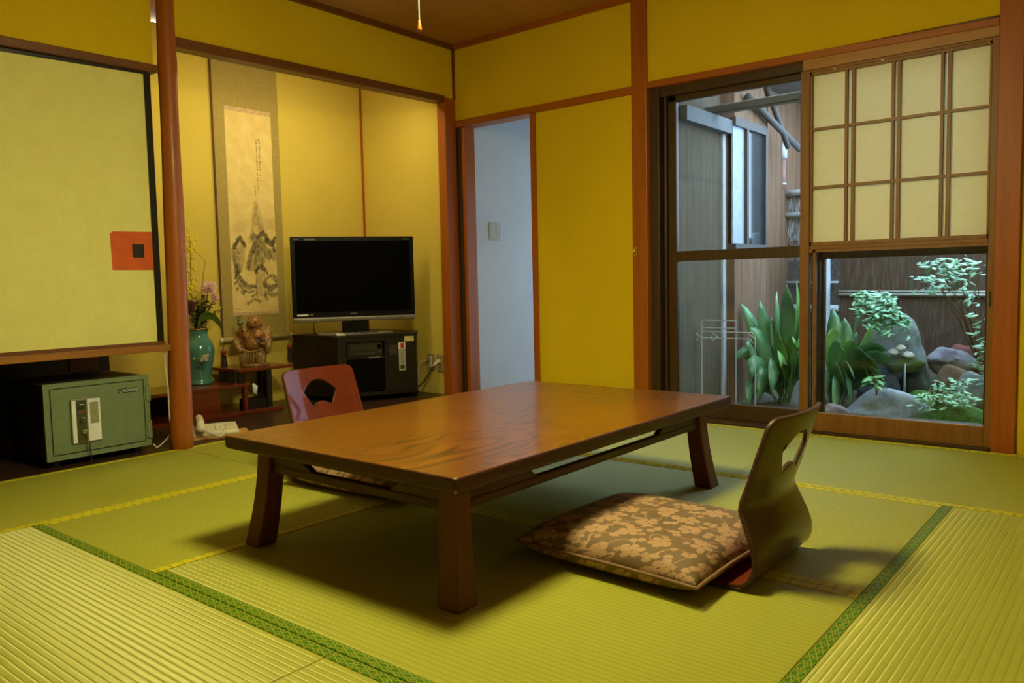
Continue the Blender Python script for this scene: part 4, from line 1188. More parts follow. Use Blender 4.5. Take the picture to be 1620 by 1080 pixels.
# top with full rounded edge: lofted rectangles
m = MB()
prof_t = [(0.006, 0.0), (0.0025, 0.003), (0.001, 0.009), (0.0003, 0.022), (0.0, 0.031), (0.0012, 0.0355), (0.004, 0.0375)]
rings = []
for ins, z in prof_t:
    pts = []
    rr = 0.010
    for cx_, cy_, a0 in ((hx - ins - rr, hy - ins - rr, 0), (-(hx - ins - rr), hy - ins - rr, PI / 2), (-(hx - ins - rr), -(hy - ins - rr), PI), (hx - ins - rr, -(hy - ins - rr), 3 * PI / 2)):
        for k in range(5):
            a = a0 + PI / 2 * k / 4
            pts.append((cx_ + rr * math.cos(a), cy_ + rr * math.sin(a)))
    rings.append([m.bm.verts.new((p[0], p[1], TZ - 0.0375 + z)) for p in pts])
n = len(rings[0])
for i in range(len(rings) - 1):
    for k in range(n):
        m.bm.faces.new((rings[i][k], rings[i][(k + 1) % n], rings[i + 1][(k + 1) % n], rings[i + 1][k]))
fb = m.bm.faces.new(rings[0][::-1]); ft = m.bm.faces.new(rings[-1])
for f in m.bm.faces: f.material_index = 1
ft.material_index = 0
top = m.build('tabletop', [M['table_top'], M['table_edge']], tb)
m = MB(); m.ball((hx - 0.006, -hy + 0.006, TZ - 0.031), (0.0045, 0.0045, 0.006), 8)
m.build('chipped_corner', plain('bare chipped wood', (0.42, 0.22, 0.07), 0.8), top)
def leg(sx, sy):
    m = MB(); rows = []
    for k in range(13):
        t = k / 12
        z = (TZ - 0.036) * (1 - t)
        out = 0.066 - 0.030 * t ** 1.9 - 0.004 * t       # inset of the outer face
        inn_ = 0.122 - 0.024 * t ** 1.6                 # inset of the inner face
        xo, xi = sx * (hx - out), sx * (hx - inn_); yo, yi = sy * (hy - out), sy * (hy - inn_)
        rows.append([m.bm.verts.new(p) for p in ((xo, yo, z), (xi, yo, z), (xi, yi, z), (xo, yi, z))])
    for i in range(12):
        for k in range(4):
            m.bm.faces.new((rows[i][k], rows[i][(k + 1) % 4], rows[i + 1][(k + 1) % 4], rows[i + 1][k]))
    m.bm.faces.new(rows[0]); m.bm.faces.new(rows[-1][::-1])
    return m.build('leg', M['table_leg'], tb, bevel=0.005)
for sx in (-1, 1):
    for sy in (-1, 1): leg(sx, sy)
def rail(axis, s):
    m = MB(); zt = TZ - 0.0375; ri = 0.088
    a = (hy if axis == 'y' else hx) - 0.10
    o_ = s * ((hx if axis == 'y' else hy) - ri)
    def bx(u0, u1, z0, z1, th=0.011):
        if axis == 'y': m.box(o_ - th, o_ + th, u0, u1, z0, z1)
        else: m.box(u0, u1, o_ - th, o_ + th, z0, z1)
    bx(-a, a, zt - 0.072, zt - 0.047)
    r = m.build('rail', M['table_edge'], tb, bevel=0.005)
    for e in (-1, 1):
        mm = MB()
        L = 0.27 if axis == 'y' else 0.17
        poly = [(e * a, zt), (e * (a - L + 0.02), zt), (e * (a - L + 0.03), zt - 0.008), (e * (a - L + 0.012), zt - 0.022), (e * (a - L - 0.012), zt - 0.036), (e * (a - L - 0.03), zt - 0.048), (e * a, zt - 0.048)]
        mm.prism(poly, o_ - 0.010, o_ + 0.010, 'x' if axis == 'y' else 'y')
        mm.build('bracket', M['table_edge'], r, bevel=0.002)
for s in (-1, 1): rail('y', s); rail('x', s)

# ================================================================ LEGLESS CHAIRS
def zaisu(name, loc, rz, label):
    """u forward of the sitter is -x locally; back towards +x, width along y"""
    prof = [(-0.42, 0.006), (-0.30, 0.006), (-0.10, 0.006), (-0.02, 0.007), (0.02, 0.014), (0.040, 0.032), (0.052, 0.058), (0.053, 0.085), (0.046, 0.115), (0.030, 0.155), (0.017, 0.188), (0.020, 0.212), (0.033, 0.247), (0.055, 0.315), (0.073, 0.370), (0.088, 0.416)]
    hw = [0.17, 0.19, 0.20, 0.20, 0.20, 0.198, 0.196, 0.194, 0.190, 0.183, 0.179, 0.177, 0.176, 0.175, 0.174, 0.172]
    S_ = [0.0]
    for a, b in zip(prof, prof[1:]): S_.append(S_[-1] + math.dist(a, b))
    tot = S_[-1]
    def at(s, arr):
        s = max(0, min(tot, s))
        for i in range(len(S_) - 1):
            if s <= S_[i + 1] + 1e-9:
                t = (s - S_[i]) / (S_[i + 1] - S_[i])
                if isinstance(arr[0], tuple): return tuple(arr[i][k] + (arr[i + 1][k] - arr[i][k]) * t for k in range(2))
                return arr[i] + (arr[i + 1] - arr[i]) * t
    def surf(v, s):
        u, z = at(s, prof)
        k = max(0.0, min(1.0, (z - 0.03) / 0.16))
        q = (v / 0.18)
        return Vector((u + 0.030 * k * (1 - q * q) - 0.012 * k, v, z))
    # outline in (v, s) with rounded top corners
    split = S_[4]
    o = thing(name, loc, label, 'legless chair', 'legless chairs', rz)
    def sheet(s0, s1, rc, hole, nm):
        N = 40
        left = [s0 + (s1 - s0) * i / N for i in range(N + 1)]
        right_edge = [(at(s, hw), s) for s in left]
        def corner(p):
            v, s = p
            d = (s1 - s) if rc > 0 else (s - s0)
            r = abs(rc)
            if d < r: v = v - r + math.sqrt(max(0, r * r - (r - d) ** 2))
            return (v, s)
        if rc:
            fine = [i / 14 for i in range(15)]
            if rc > 0: ss = [s for s in left if s < s1 - rc] + [s1 - rc * (1 - f) for f in fine]
            else: ss = [s0 - rc * (1 - f) for f in fine][::-1]; ss = sorted([s0 + abs(rc) * f for f in fine]) + [s for s in left if s > s0 + abs(rc)]
            right_edge = [corner((at(s, hw), s)) for s in ss]
        vt, vb = right_edge[-1][0], right_edge[0][0]
        poly = right_edge + [(vt * (1 - k / 7), right_edge[-1][1]) for k in range(1, 14)] + [(-v, s) for v, s in reversed(right_edge)] + [(vb * (-1 + k / 7), right_edge[0][1]) for k in range(1, 14)]
        clean = []
        for p in poly:
            if not clean or (Vector(p) - Vector(clean[-1])).length > 1e-4: clean.append(p)
        poly = clean
        pts = [Vector(p) for p in poly]; edges = [(i, (i + 1) % len(poly)) for i in range(len(poly))]
        hp = []
        if hole:
            T = tot
            for k in range(13):
                f = -1 + 2 * k / 12; hp.append((0.080 * f, T - 0.098 + 0.048 * (1 - f * f)))
            for k in range(9):
                f = 1 - 2 * k / 8; hp.append((0.046 * f, T - 0.160 + 0.020 * (1 - f * f)))
            b0 = len(pts); pts += [Vector(p) for p in hp]; edges += [(b0 + i, b0 + (i + 1) % len(hp)) for i in range(len(hp))]
        def inside(p, pl):
            c = False; j = len(pl) - 1
            for i in range(len(pl)):
                if (pl[i][1] > p[1]) != (pl[j][1] > p[1]) and p[0] < (pl[j][0] - pl[i][0]) * (p[1] - pl[i][1]) / (pl[j][1] - pl[i][1]) + pl[i][0]: c = not c
                j = i
            return c
        g = 0.014
        yy = s0 + g / 2
        while yy < s1:
            xx_ = -0.2
            while xx_ <= 0.2:
                p = (xx_, yy)
                if inside(p, poly) and not (hole and inside(p, hp)):
                    if min((Vector(p) - q).length for q in pts[:len(poly) + len(hp)]) > g * 0.45: pts.append(Vector(p))
                xx_ += g
            yy += g
        vo_, ed_, fa_, *_r2 = delaunay_2d_cdt(pts, edges, [], 0, 1e-6)
        m = MB()
        V = [m.bm.verts.new(surf(q.x, q.y)) for q in vo_]
        for f in fa_:
            c = sum((vo_[i] for i in f), Vector((0, 0))) / len(f)
            if inside(c, poly) and not (hole and inside(c, hp)):
                try: m.bm.faces.new([V[i] for i in f])
                except ValueError: pass
        for vtx in [q for q in m.bm.verts if not q.link_faces]: m.bm.verts.remove(vtx)
        bm = m.bm
        bmesh.ops.recalc_face_normals(bm, faces=bm.faces[:])
        # make the sitter's side (up / forward) the front
        f0 = max(bm.faces, key=lambda f: f.calc_area())
        ref = Vector((-1, 0, 0.4)) if nm == 'backrest' else Vector((0, 0, 1))
        tot_n = sum((f.normal for f in bm.faces), Vector((0, 0, 0)))
        if tot_n.dot(ref) < 0: bmesh.ops.reverse_faces(bm, faces=bm.faces[:])
        me = bpy.data.meshes.new(nm); bm.to_mesh(me); bm.free()
        for q in (M['chair_red'], M['chair_back'], M['chair_rim']): me.materials.append(q)
        me.polygons.foreach_set('use_smooth', [True] * len(me.polygons))
        ob = bpy.data.objects.new(nm, me); COL.objects.link(ob); ob.parent = o
        md = ob.modifiers.new('ply', 'SOLIDIFY'); md.thickness = 0.011; md.offset = 0; md.material_offset = 1; md.material_offset_rim = 2
        md = ob.modifiers.new('bevel', 'BEVEL'); md.width = 0.003; md.segments = 2; md.limit_method = 'ANGLE'; md.angle_limit = R(50)
        return ob
    sheet(0.0, split, -0.05, False, 'seat')
    sheet(split, tot, 0.028, True, 'backrest')
    return o


zaisu('legless_chair', (2.816, -1.902, 0.0), 0.0, 'nearer legless chair right of the table, its dark back towards the camera')
zaisu('legless_chair', (1.022, -1.870, 0.0), PI, 'farther red brown legless chair behind the table, facing it')

def cushion(loc, rz, label, sx=0.545, sy=0.515, h=0.060):
    o = thing('floor_cushion', loc, label, 'cushion', 'floor cushions on the legless chairs', rz)
    m = MB(); N = 28; rows_t, rows_b = [], []
    def P(i, j, s):
        a, b = -1 + 2 * i / N, -1 + 2 * j / N
        k = ((1 - abs(a) ** 4.5) * (1 - abs(b) ** 4.5)) ** 0.5
        pin = 1 - 0.045 * (1 - abs(a) ** 2) * (abs(b) ** 6); pin2 = 1 - 0.045 * (1 - abs(b) ** 2) * (abs(a) ** 6)
        tuft = 0.010 * math.exp(-((a * 7) ** 2 + (b * 7) ** 2)) if s > 0 else 0
        wr = 0.0025 * noise.noise(Vector((a * 3.5, b * 3.5, 2.0 + s)))
        z = 0.037 + (h * k * (1.06 if s > 0 else 0.85)) * s - tuft + wr * k
        return (a * sx / 2 * pin2, b * sy / 2 * pin, max(z, 0.0))
    for s, rows in ((1, rows_t), (-1, rows_b)):
        for j in range(N + 1): rows.append([None] * (N + 1))
        for j in range(N + 1):
            for i in range(N + 1):
                if s < 0 and (i in (0, N) or j in (0, N)): rows[j][i] = rows_t[j][i]
                else: rows[j][i] = m.bm.verts.new(P(i, j, s))
    for rows in (rows_t, rows_b):
        for j in range(N):
            for i in range(N):
                q = (rows[j][i], rows[j][i + 1], rows[j + 1][i + 1], rows[j + 1][i])
                m.bm.faces.new(q if rows is rows_t else q[::-1])
    cov = m.build('cover', M['floral'], o, smooth=True, sub=1)
    m = MB(); ring = [P(i, 0, 1) for i in range(N)] + [P(N, j, 1) for j in range(N)] + [P(N - i, N, 1) for i in range(N)] + [P(0, N - j, 1) for j in range(N + 1)]
    m.tube([Vector(q) * 1.0 for q in ring], 0.0045, 8, cap=False)
    m.build('piping', plain('brown piping', (0.20, 0.10, 0.045), 0.7), o, smooth=True)
    return o


cushion((2.532, -1.985, 0.012), R(-2), 'brown floral cushion on the near chair, half in the shadow of the table')
cushion((1.305, -1.855, 0.012), R(1), 'brown floral cushion on the far chair, glimpsed under the table')

# ================================================================ PENDANT LAMP (above the frame) WITH ITS PULL CORD
pl = thing('pendant_lamp', (LAMP.x, LAMP.y, H), 'pendant lamp whose pull cord with orange tip hangs into view at the top', 'lamp')
m = MB(); m.lathe([(0.05, H - 0.03), (0.05, H)], (LAMP.x, LAMP.y, 0), 20); m.tube([(LAMP.x, LAMP.y, H - 0.03), (LAMP.x, LAMP.y, 2.005)], 0.004, 8); m.build('ceiling_rose', M['ivory'], pl, True)
m = MB(); m.lathe([(0.275, 1.825), (0.272, 1.830), (0.15, 1.99), (0.02, 2.015), (0.02, 2.010), (0.145, 1.985), (0.266, 1.828)], (LAMP.x, LAMP.y, 0), 40, cap=False); m.build('shade', M['paper_white'], pl, True, smooth=True)
CX_, CY_ = 2.112, -2.395
m = MB(); m.tube([(CX_, CY_, 1.905), (CX_, CY_, 1.404)], 0.0014, 6); m.build('pull_cord', M['ivory'], pl, True)
m = MB(); m.lathe([(0.0022, 1.408), (0.003, 1.405), (0.0055, 1.386), (0.0052, 1.383), (0.001, 1.383)], (CX_, CY_, 0), 16); m.build('cord_tip', plain('orange tip', (0.62, 0.16, 0.02), 0.35), pl, True, smooth=True)

# ================================================================ SHOJI SCREEN
sj = thing('shoji_screen', (2.64, 0.0, 0.004), 'shoji screen with paper grid above and clear glass below, right half of the window', 'shoji screen')
m = MB()
m.box(2.24, 2.283, -0.015, 0.018, 0.004, 1.703); m.box(3.022, 3.048, -0.015, 0.018, 0.004, 1.703)
m.box(2.283, 3.022, -0.015, 0.018, 0.004, 0.092); m.box(2.283, 3.022, -0.015, 0.018, 1.690, 1.703)
m.build('frame', M['shoji_wood'], sj, True, bevel=0.002)
m = MB(); m.box(2.283, 3.022, -0.012, 0.016, 0.868, 0.886); m.build('middle_rail', M['shoji_wood_x'], sj, True, bevel=0.002)
m = MB(); m.box(2.300, 2.312, -0.010, 0.016, 0.092, 0.868); m.box(2.283, 3.022, -0.010, 0.012, 0.855, 0.868); m.build('glass_bead', M['shoji_wood'], sj, True)
m = MB(); m.box(2.285, 2.295, -0.014, 0.010, 0.886, 1.690); m.box(3.014, 3.022, -0.014, 0.010, 0.886, 1.690); m.box(2.285, 3.022, -0.014, 0.010, 0.886, 0.903); m.box(2.285, 3.022, -0.014, 0.010, 1.676, 1.690)
m.build('upper_frame', M['shoji_wood'], sj, True, bevel=0.001)
for (a, b) in ((2.441, 2.453), (2.470, 2.484), (2.638, 2.650), (2.662, 2.676), (2.833, 2.845), (2.859, 2.873)):
    m = MB(); m.box(a, b, -0.013, 0.006, 0.90, 1.678); m.build('upright_bar', M['shoji_wood'], sj, True)
for z in (1.428, 1.158):
    m = MB(); m.box(2.295, 3.014, -0.012, 0.006, z - 0.006, z + 0.006); m.build('cross_bar', M['shoji_wood_x'], sj, True)
m = MB(); m.box(2.287, 3.018, 0.0062, 0.0074, 0.89, 1.688); pp = m.build('paper', M['shoji_paper'], sj, True)
m = MB(); m.box(2.305, 3.024, 0.000, 0.003, 0.088, 0.860); m.build('glass_pane', M['glass'], sj, True)
m = MB(); m.box(3.030, 3.038, -0.017, -0.0145, 0.600, 0.665); m.build('finger_pull', M['black'], sj, True)
for (a, z) in ((2.395, 1.690), (2.60, 1.6905)):
    m = MB(); m.ball((a, -0.0155, z), (0.006, 0.003, 0.004), 8); m.build('paper_tack', M['paper_white'], sj, True)

# ================================================================ OUTSIDE: COURTYARD GARDEN
grey_boards = NT('weathered grey boards'); grey_boards.set(0.85, spec=0.2)
v = grey_boards.coord(); sp = grey_boards.n('ShaderNodeSeparateXYZ'); grey_boards.l(v, sp.inputs[0])
pl_ = grey_boards.math('FRACT', grey_boards.math('MULTIPLY', sp.outputs[1], 1 / 0.085))
gap = grey_boards.math('LESS_THAN', pl_, 0.05)
gr = grey_boards.noise(grey_boards.coord((1, 14, 0.5)), 9, 5, 0.65)
grey_boards.base(grey_boards.mix(gap, grey_boards.ramp(gr, [(0.3, (0.055, 0.042, 0.025)), (0.7, (0.115, 0.09, 0.055))]), (0.04, 0.035, 0.03)))
brown_boards = NT('brown vertical boards'); brown_boards.set(0.85, spec=0.2)
v = brown_boards.coord(); sp = brown_boards.n('ShaderNodeSeparateXYZ'); brown_boards.l(v, sp.inputs[0])
pl_ = brown_boards.math('FRACT', brown_boards.math('MULTIPLY', brown_boards.math('ADD', sp.outputs[0], sp.outputs[1]), 1 / 0.10))
gap = brown_boards.math('LESS_THAN', pl_, 0.05)
gr = brown_boards.noise(brown_boards.coord((14, 14, 0.5)), 7, 5, 0.65)
brown_boards.base(brown_boards.mix(gap, brown_boards.ramp(gr, [(0.3, (0.12, 0.066, 0.038)), (0.7, (0.23, 0.135, 0.08))]), (0.05, 0.03, 0.02)))
bark = NT('dark bark fence'); bark.set(0.9, spec=0.15)
gr = bark.noise(bark.coord((9, 9, 0.7)), 10, 6, 0.7)
bark.base(bark.ramp(gr, [(0.3, (0.055, 0.030, 0.020)), (0.55, (0.11, 0.068, 0.046)), (0.75, (0.20, 0.145, 0.105))]))
brush = NT('brushwood panel'); brush.set(0.9, spec=0.15)
gr = brush.noise(brush.coord((30, 30, 2.0), (0, 0.35, 0)), 8, 5, 0.7)
brush.base(brush.ramp(gr, [(0.38, (0.06, 0.055, 0.05)), (0.5, (0.2, 0.19, 0.18)), (0.62, (0.55, 0.55, 0.55))]))

soil = plain('damp soil', (0.07, 0.06, 0.04), 0.95, var=0.4, vs=12)
m = MB(); N = 26; rows = []
for j in range(N + 1):
    rows.append([])
    for i in range(N + 1):
        x = 1.42 + 2.4 * i / N; y = 0.14 + 2.5 * j / N
        rows[-1].append(m.bm.verts.new((x, y, -0.10 + 0.12 * (y - 0.14) + 0.03 * noise.noise(Vector((x * 2, y * 2, 0))))))
for j in range(N):
    for i in range(N): m.bm.faces.new((rows[j][i], rows[j][i + 1], rows[j + 1][i + 1], rows[j + 1][i]))
struct(m.build('floor_garden', soil, smooth=True))
# side wing wall of grey boards
m = MB(); m.box(1.461, 1.52, 0.145, 0.685, -0.24, 1.895); struct(m.build('wall_wing', grey_boards.m))
m = MB(); m.box(1.44, 1.535, 0.690, 0.735, -0.24, 1.63)
tag(m.build('corner_batten', plain('white painted batten', (0.46, 0.49, 0.52), 0.6), bevel=0.003), 'white upright batten at the corner of the grey board wall outside', 'batten')
# neighbour wall with a window behind it
m = MB(); m.box(1.47, 1.585, 0.735, 1.255, -0.24, 0.90); m.box(1.47, 1.585, 1.24, 1.255, 0.90, 2.2); m.box(1.47, 1.585, 0.735, 1.255, 1.70, 2.2); m.box(1.47, 1.54, 0.735, 1.255, 0.90, 1.70); struct(m.build('wall_neighbour', brown_boards.m))
w2 = struct(bpy.data.objects.new('window_2', None)); COL.objects.link(w2); w2.location = (1.55, 1.05, 0.9)
m = MB(); m.box(1.54, 1.595, 0.735, 1.24, 0.90, 0.95); m.box(1.54, 1.595, 0.735, 1.24, 1.65, 1.70); m.box(1.54, 1.595, 0.905, 0.935, 0.95, 1.65); m.box(1.54, 1.595, 1.205, 1.24, 0.95, 1.65)
m.build('window_frame', plain('brown grey frame', (0.055, 0.045, 0.038), 0.6), w2, True)
m = MB(); m.box(1.565, 1.575, 0.735, 0.905, 0.95, 1.65); m.build('pane', plain('frosted white pane', (0.27, 0.31, 0.38), 0.5), w2, True)
m = MB(); m.box(1.565, 1.575, 0.935, 1.205, 0.95, 1.65); m.build('pane', plain('dark pane', (0.03, 0.04, 0.045), 0.06, spec=0.6), w2, True)
# back walls and fences of the court
m = MB(); m.box(0.6, 2.1, 2.28, 2.34, -0.3, 2.42); struct(m.build('wall_court', brown_boards.m))
m = MB(); m.box(3.6, 3.66, 0.12, 1.96, -0.3, 1.05); struct(m.build('wall_court_side', bark.m))
fb_ = thing('bark_fence', (2.4, 1.95, -0.24), 'dark bark fence with a pale bamboo rail behind the garden rocks', 'fence')
m = MB(); m.box(1.84, 3.60, 1.93, 1.96, -0.26, 1.02); m.build('bark_panel', bark.m, fb_, True)
m = MB(); m.tube([(1.84, 1.915, 0.612), (3.6, 1.915, 0.590)], 0.010, 10); m.tube([(1.84, 1.915, 0.632), (3.6, 1.915, 0.609)], 0.008, 10); m.build('bamboo_rail', plain('pale bamboo rail', (0.42, 0.40, 0.34), 0.6), fb_, True, smooth=True)
m = MB(); m.tube([(1.84, 1.915, 1.02), (3.6, 1.915, 1.0)], 0.02, 10); m.build('top_rail', M['bamboo'], fb_, True, smooth=True)
bf = thing('brushwood_fence', (1.6, 1.95, -0.24), 'brushwood fence panel with bamboo rails behind the left glass', 'fence')
m = MB(); m.box(1.36, 1.84, 1.93, 1.965, 1.00, 1.34); m.build('brush_panel', brush.m, bf, True)
m = MB(); m.box(1.36, 1.84, 1.93, 1.965, -0.26, 0.86); m.build('lower_panel', plain('dark reed panel', (0.10, 0.085, 0.075), 0.9, vs=60, var=0.5), bf, True)
for z in (1.342, 1.185):
    m = MB(); m.tube([(1.38, 1.905, z), (1.84, 1.905, z - 0.004)], 0.024 if z > 1.3 else 0.018, 12); m.build('bamboo_rail', M['bamboo'], bf, True, smooth=True)
m = MB(); m.tube([(1.45, 1.905, 0.700), (1.84, 1.905, 0.695)], 0.010, 10); m.tube([(1.42, 1.90, 0.520), (1.84, 1.90, 0.512)], 0.026, 10); m.build('bamboo_rail', M['bamboo'], bf, True, smooth=True)
m = MB()
for k in range(6):
    x = 1.40 + k * 0.055
    m.tube([(x, 1.935, 0.86), (x + 0.14, 1.935, 1.0)], 0.008, 6); m.tube([(x + 0.14, 1.945, 0.86), (x, 1.945, 1.0)], 0.008, 6)
m.build('lattice', plain('dark split bamboo', (0.13, 0.115, 0.10), 0.7), bf, True)
def bamboo_post(x, y, z0, z1, r, lab, lean=0.0):
    m = MB(); P, rr = [], []
    k = 0; z = z0
    while z < z1:
        P.append((x + lean * (z - z0), y, z)); rr.append(r * (1.07 if k % 9 == 4 else 1.0)); z += 0.045; k += 1
    P.append((x + lean * (z1 - z0), y, z1)); rr.append(r)
    m.tube(P, rr, 16)
    return tag(m.build('bamboo_post', M['bamboo'], smooth=True), lab, 'bamboo post', 'bamboo posts of the court fence')
bamboo_post(1.388, 1.86, -0.25, 1.49, 0.026, 'pale bamboo post outside, left of the brushwood panel')
bamboo_post(1.80, 1.70, -0.26, 1.06, 0.046, 'thick pale bamboo post seen through the shoji glass')
# eaves, beam, pipes
eb = plain('grey eaves boards', (0.20, 0.20, 0.20), 0.8)
sbox('ceiling_eaves', eb, 1.40, 3.7, 0.13, 0.36, 1.90, 1.94)
sbox('ceiling_neighbour_eaves', plain('dark eaves boards', (0.10, 0.085, 0.07), 0.8), 0.6, 1.78, 0.62, 2.28, 2.02, 2.06)
sbox('trim_21', brown_boards.m, 1.461, 1.470, 0.74, 2.28, -0.2, 2.02)
m = MB(); m.box(1.42, 3.6, 0.48, 0.54, 1.682, 1.728)
tag(m.build('eaves_beam', plain('grey brown beam', (0.13, 0.10, 0.06), 0.7), bevel=0.006), 'horizontal wooden beam under the eaves outside the window top', 'beam')
m = MB(); m.box(1.46, 1.575, 0.145, 0.74, 1.60, 1.68); tag(m.build('eaves_box', plain('blue grey board', (0.11, 0.115, 0.115), 0.8)), 'blue grey boxed eaves end above the grey board wall', 'eaves box')
dp = thing('drain_pipe', (1.43, 1.86, 1.33), 'grey and pink drain pipe coming down beside the brown board wall', 'drain pipe')
m = MB(); m.tube([(1.16, 1.86, 2.12), (1.209, 1.86, 2.074), (1.43, 1.86, 1.72), (1.452, 1.86, 1.67)], 0.036, 14); m.build('sloping_pipe', M['pipe_grey'], dp, True, smooth=True)
m = MB(); m.tube([(1.452, 1.86, 1.68), (1.452, 1.86, 1.585)], 0.038, 14); m.build('collar', M['pipe_white'], dp, True, smooth=True)
m = MB(); m.tube([(1.452, 1.86, 1.585), (1.452, 1.86, 1.365)], 0.028, 14); m.build('upright_pipe', M['pipe_red'], dp, True, smooth=True)
m = MB(); m.tube([(1.452, 1.86, 1.40), (1.452, 1.86, 1.412)], 0.034, 14); m.build('ring', M['pipe_white'], dp, True, smooth=True)
m = MB(); m.tube([(1.42, 1.90, 2.0), (1.435, 1.90, 1.82), (1.445, 1.90, 1.70)], 0.016, 10)
tag(m.build('thin_pipe', M['pipe_grey'], smooth=True), 'thin upright grey pipe above the white pipe collar', 'pipe')
m = MB(); m.tube([(1.62, 0.85, 1.83), (1.62, 1.75, 1.62)], 0.022, 10); m.tube([(1.60, 1.2, 1.95), (1.63, 1.5, 1.60)], 0.018, 10)
tag(m.build('eaves_pole', plain('dark weathered pole', (0.08, 0.075, 0.07), 0.8), smooth=True), 'weathered crossed poles under the neighbouring eaves', 'pole')

# towel rack of thin wire standing outside the left glass
rackm = plain('dull chrome wire', (0.42, 0.45, 0.46), 0.45)
tr_ = thing('towel_rack', (1.80, 0.40, -0.16), 'thin chrome towel rack standing outside behind the left glass', 'towel rack')
m = MB()
for (x, z1) in ((1.551, 0.505), (1.757, 0.505), (1.868, 0.43)): m.tube([(x, 0.36, -0.10), (x, 0.36, z1)], 0.003, 8)
m.build('leg', rackm, tr_, True)
for (a, b, z) in ((1.551, 1.757, 0.505), (1.551, 1.757, 0.462), (1.551, 1.68, 0.440), (1.70, 1.855, 0.440), (1.551, 1.84, 0.405)):
    m = MB(); m.tube([(a, 0.36, z), (b, 0.36, z)], 0.003, 8); m.build('rod', rackm, tr_, True)
for x in (1.515, 1.62, 1.835):
    m = MB(); m.tube([(x + 0.036, 0.36, 0.405), (x, 0.355, 0.432), (x - 0.006, 0.35, 0.404), (x + 0.008, 0.35, 0.390), (x + 0.018, 0.35, 0.404)], 0.0026, 8); m.build('hook', rackm, tr_, True)

# rocks
def rock(name, c, r, lab, mat, seed, rough=0.30, cat='rock'):
    bm = bmesh.new(); bmesh.ops.create_icosphere(bm, subdivisions=4, radius=1.0)
    for v in bm.verts:
        n = v.co.normalized()
        q = n * 1.0
        d = 1 + rough * noise.noise(n * 1.4 + Vector((seed, 0, 0))) * 1.6 + rough * 0.5 * noise.noise(n * 3.5 + Vector((0, seed, 0))) + 0.05 * noise.noise(n * 8 + Vector((0, 0, seed)))
        for ax_ in ((0.8, 0.3, 0.5), (-0.5, -0.6, 0.6), (0.1, -0.9, 0.3), (-0.8, 0.2, 0.4), (0.3, 0.1, 0.95)):
            a = Vector(ax_).normalized(); h = n.dot(a) * d
            if h > 0.72: d *= 1 - (h - 0.72) * 0.85
        v.co = Vector((q.x * r[0] * d, q.y * r[1] * d, q.z * r[2] * d))
    m = MB(); m.bm.free(); m.bm = bm
    for v in bm.verts: v.co += Vector(c)
    return tag(m.build(name, mat, smooth=True), lab, cat)
def rock_mat(name, a, b, moss=0.0):
    m = NT(name); m.set(0.85, spec=0.25)
    v = m.coord(); n1 = m.noise(v, 9, 6, 0.7); n2 = m.noise(v, 4, 3)
    col = m.ramp(n1, [(0.3, a), (0.7, b)])
    if moss:
        col = m.mix(m.math('MULTIPLY', m.ramp(n2, [(0.45, (0, 0, 0)), (0.6, (1, 1, 1))]), moss), col, (0.06, 0.13, 0.03))
    m.base(col); m.bump(n1, 0.5, 0.02)
    return m.m

grey_rock = rock_mat('grey rock', (0.10, 0.11, 0.10), (0.30, 0.31, 0.29), 0.5)
blue_rock = rock_mat('blue grey rock', (0.09, 0.11, 0.15), (0.26, 0.29, 0.36))
purple_rock = rock_mat('purple grey rock', (0.12, 0.10, 0.12), (0.34, 0.30, 0.33), 0.3)
brown_rock = rock_mat('brown mossy rock', (0.09, 0.05, 0.03), (0.2, 0.12, 0.07), 0.9)
moss = NT('moss'); moss.set(0.95, spec=0.1)
n1 = moss.noise(moss.coord(), 45, 5, 0.7)
moss.base(moss.ramp(n1, [(0.3, (0.03, 0.07, 0.015)), (0.6, (0.10, 0.20, 0.04)), (0.8, (0.20, 0.30, 0.10))])); moss.bump(n1, 0.8, 0.02)
rock('garden_rock', (2.30, 1.47, 0.27), (0.205, 0.16, 0.33), 'tall grey mossy rock standing behind the fern', grey_rock, 3)
rock('garden_rock', (2.305, 1.12, 0.13), (0.115, 0.11, 0.155), 'blue grey rock in the middle of the garden behind the bright leaves', blue_rock, 8)
rock('garden_rock', (2.475, 0.72, 0.00), (0.235, 0.14, 0.160), 'big pale grey rock in front at the bottom of the shoji glass', rock_mat('pale grey rock', (0.15, 0.15, 0.15), (0.42, 0.44, 0.44)), 14)
rock('garden_rock', (2.613, 1.50, 0.225), (0.15, 0.10, 0.085), 'flat purple grey rock lying on the brown rock', purple_rock, 21)
rock('garden_rock', (2.680, 1.32, 0.065), (0.150, 0.13, 0.17), 'brown mossy rock under the flat purple rock', brown_rock, 27)
rock('garden_rock', (2.815, 1.02, 0.09), (0.105, 0.09, 0.15), 'pale mossy rock at the right edge of the garden', grey_rock, 33)
rock('garden_rock', (2.225, 0.60, -0.02), (0.10, 0.07, 0.075), 'pinkish stone at the left bottom of the shoji glass', rock_mat('pink stone', (0.22, 0.14, 0.12), (0.42, 0.30, 0.27)), 40)
rock('garden_rock', (2.654, 1.72, 0.20), (0.13, 0.08, 0.12), 'dark red boulder at the foot of the bark fence', rock_mat('red boulder', (0.12, 0.035, 0.03), (0.22, 0.07, 0.06)), 45)
rock('garden_rock', (2.485, 1.24, 0.13), (0.085, 0.09, 0.16), 'dark wet rock beside the thin stream of water', rock_mat('wet rock', (0.03, 0.035, 0.03), (0.10, 0.10, 0.08), 0.4), 52)
rock('moss_mound', (2.815, 0.60, -0.005), (0.20, 0.17, 0.12), 'low green moss mound at the bottom right of the garden', moss.m, 60, 0.15, 'moss')
rock('moss_mound', (2.60, 0.98, 0.03), (0.16, 0.13, 0.075), 'flat dark moss mound behind the pale front rock', moss.m, 66, 0.15, 'moss')
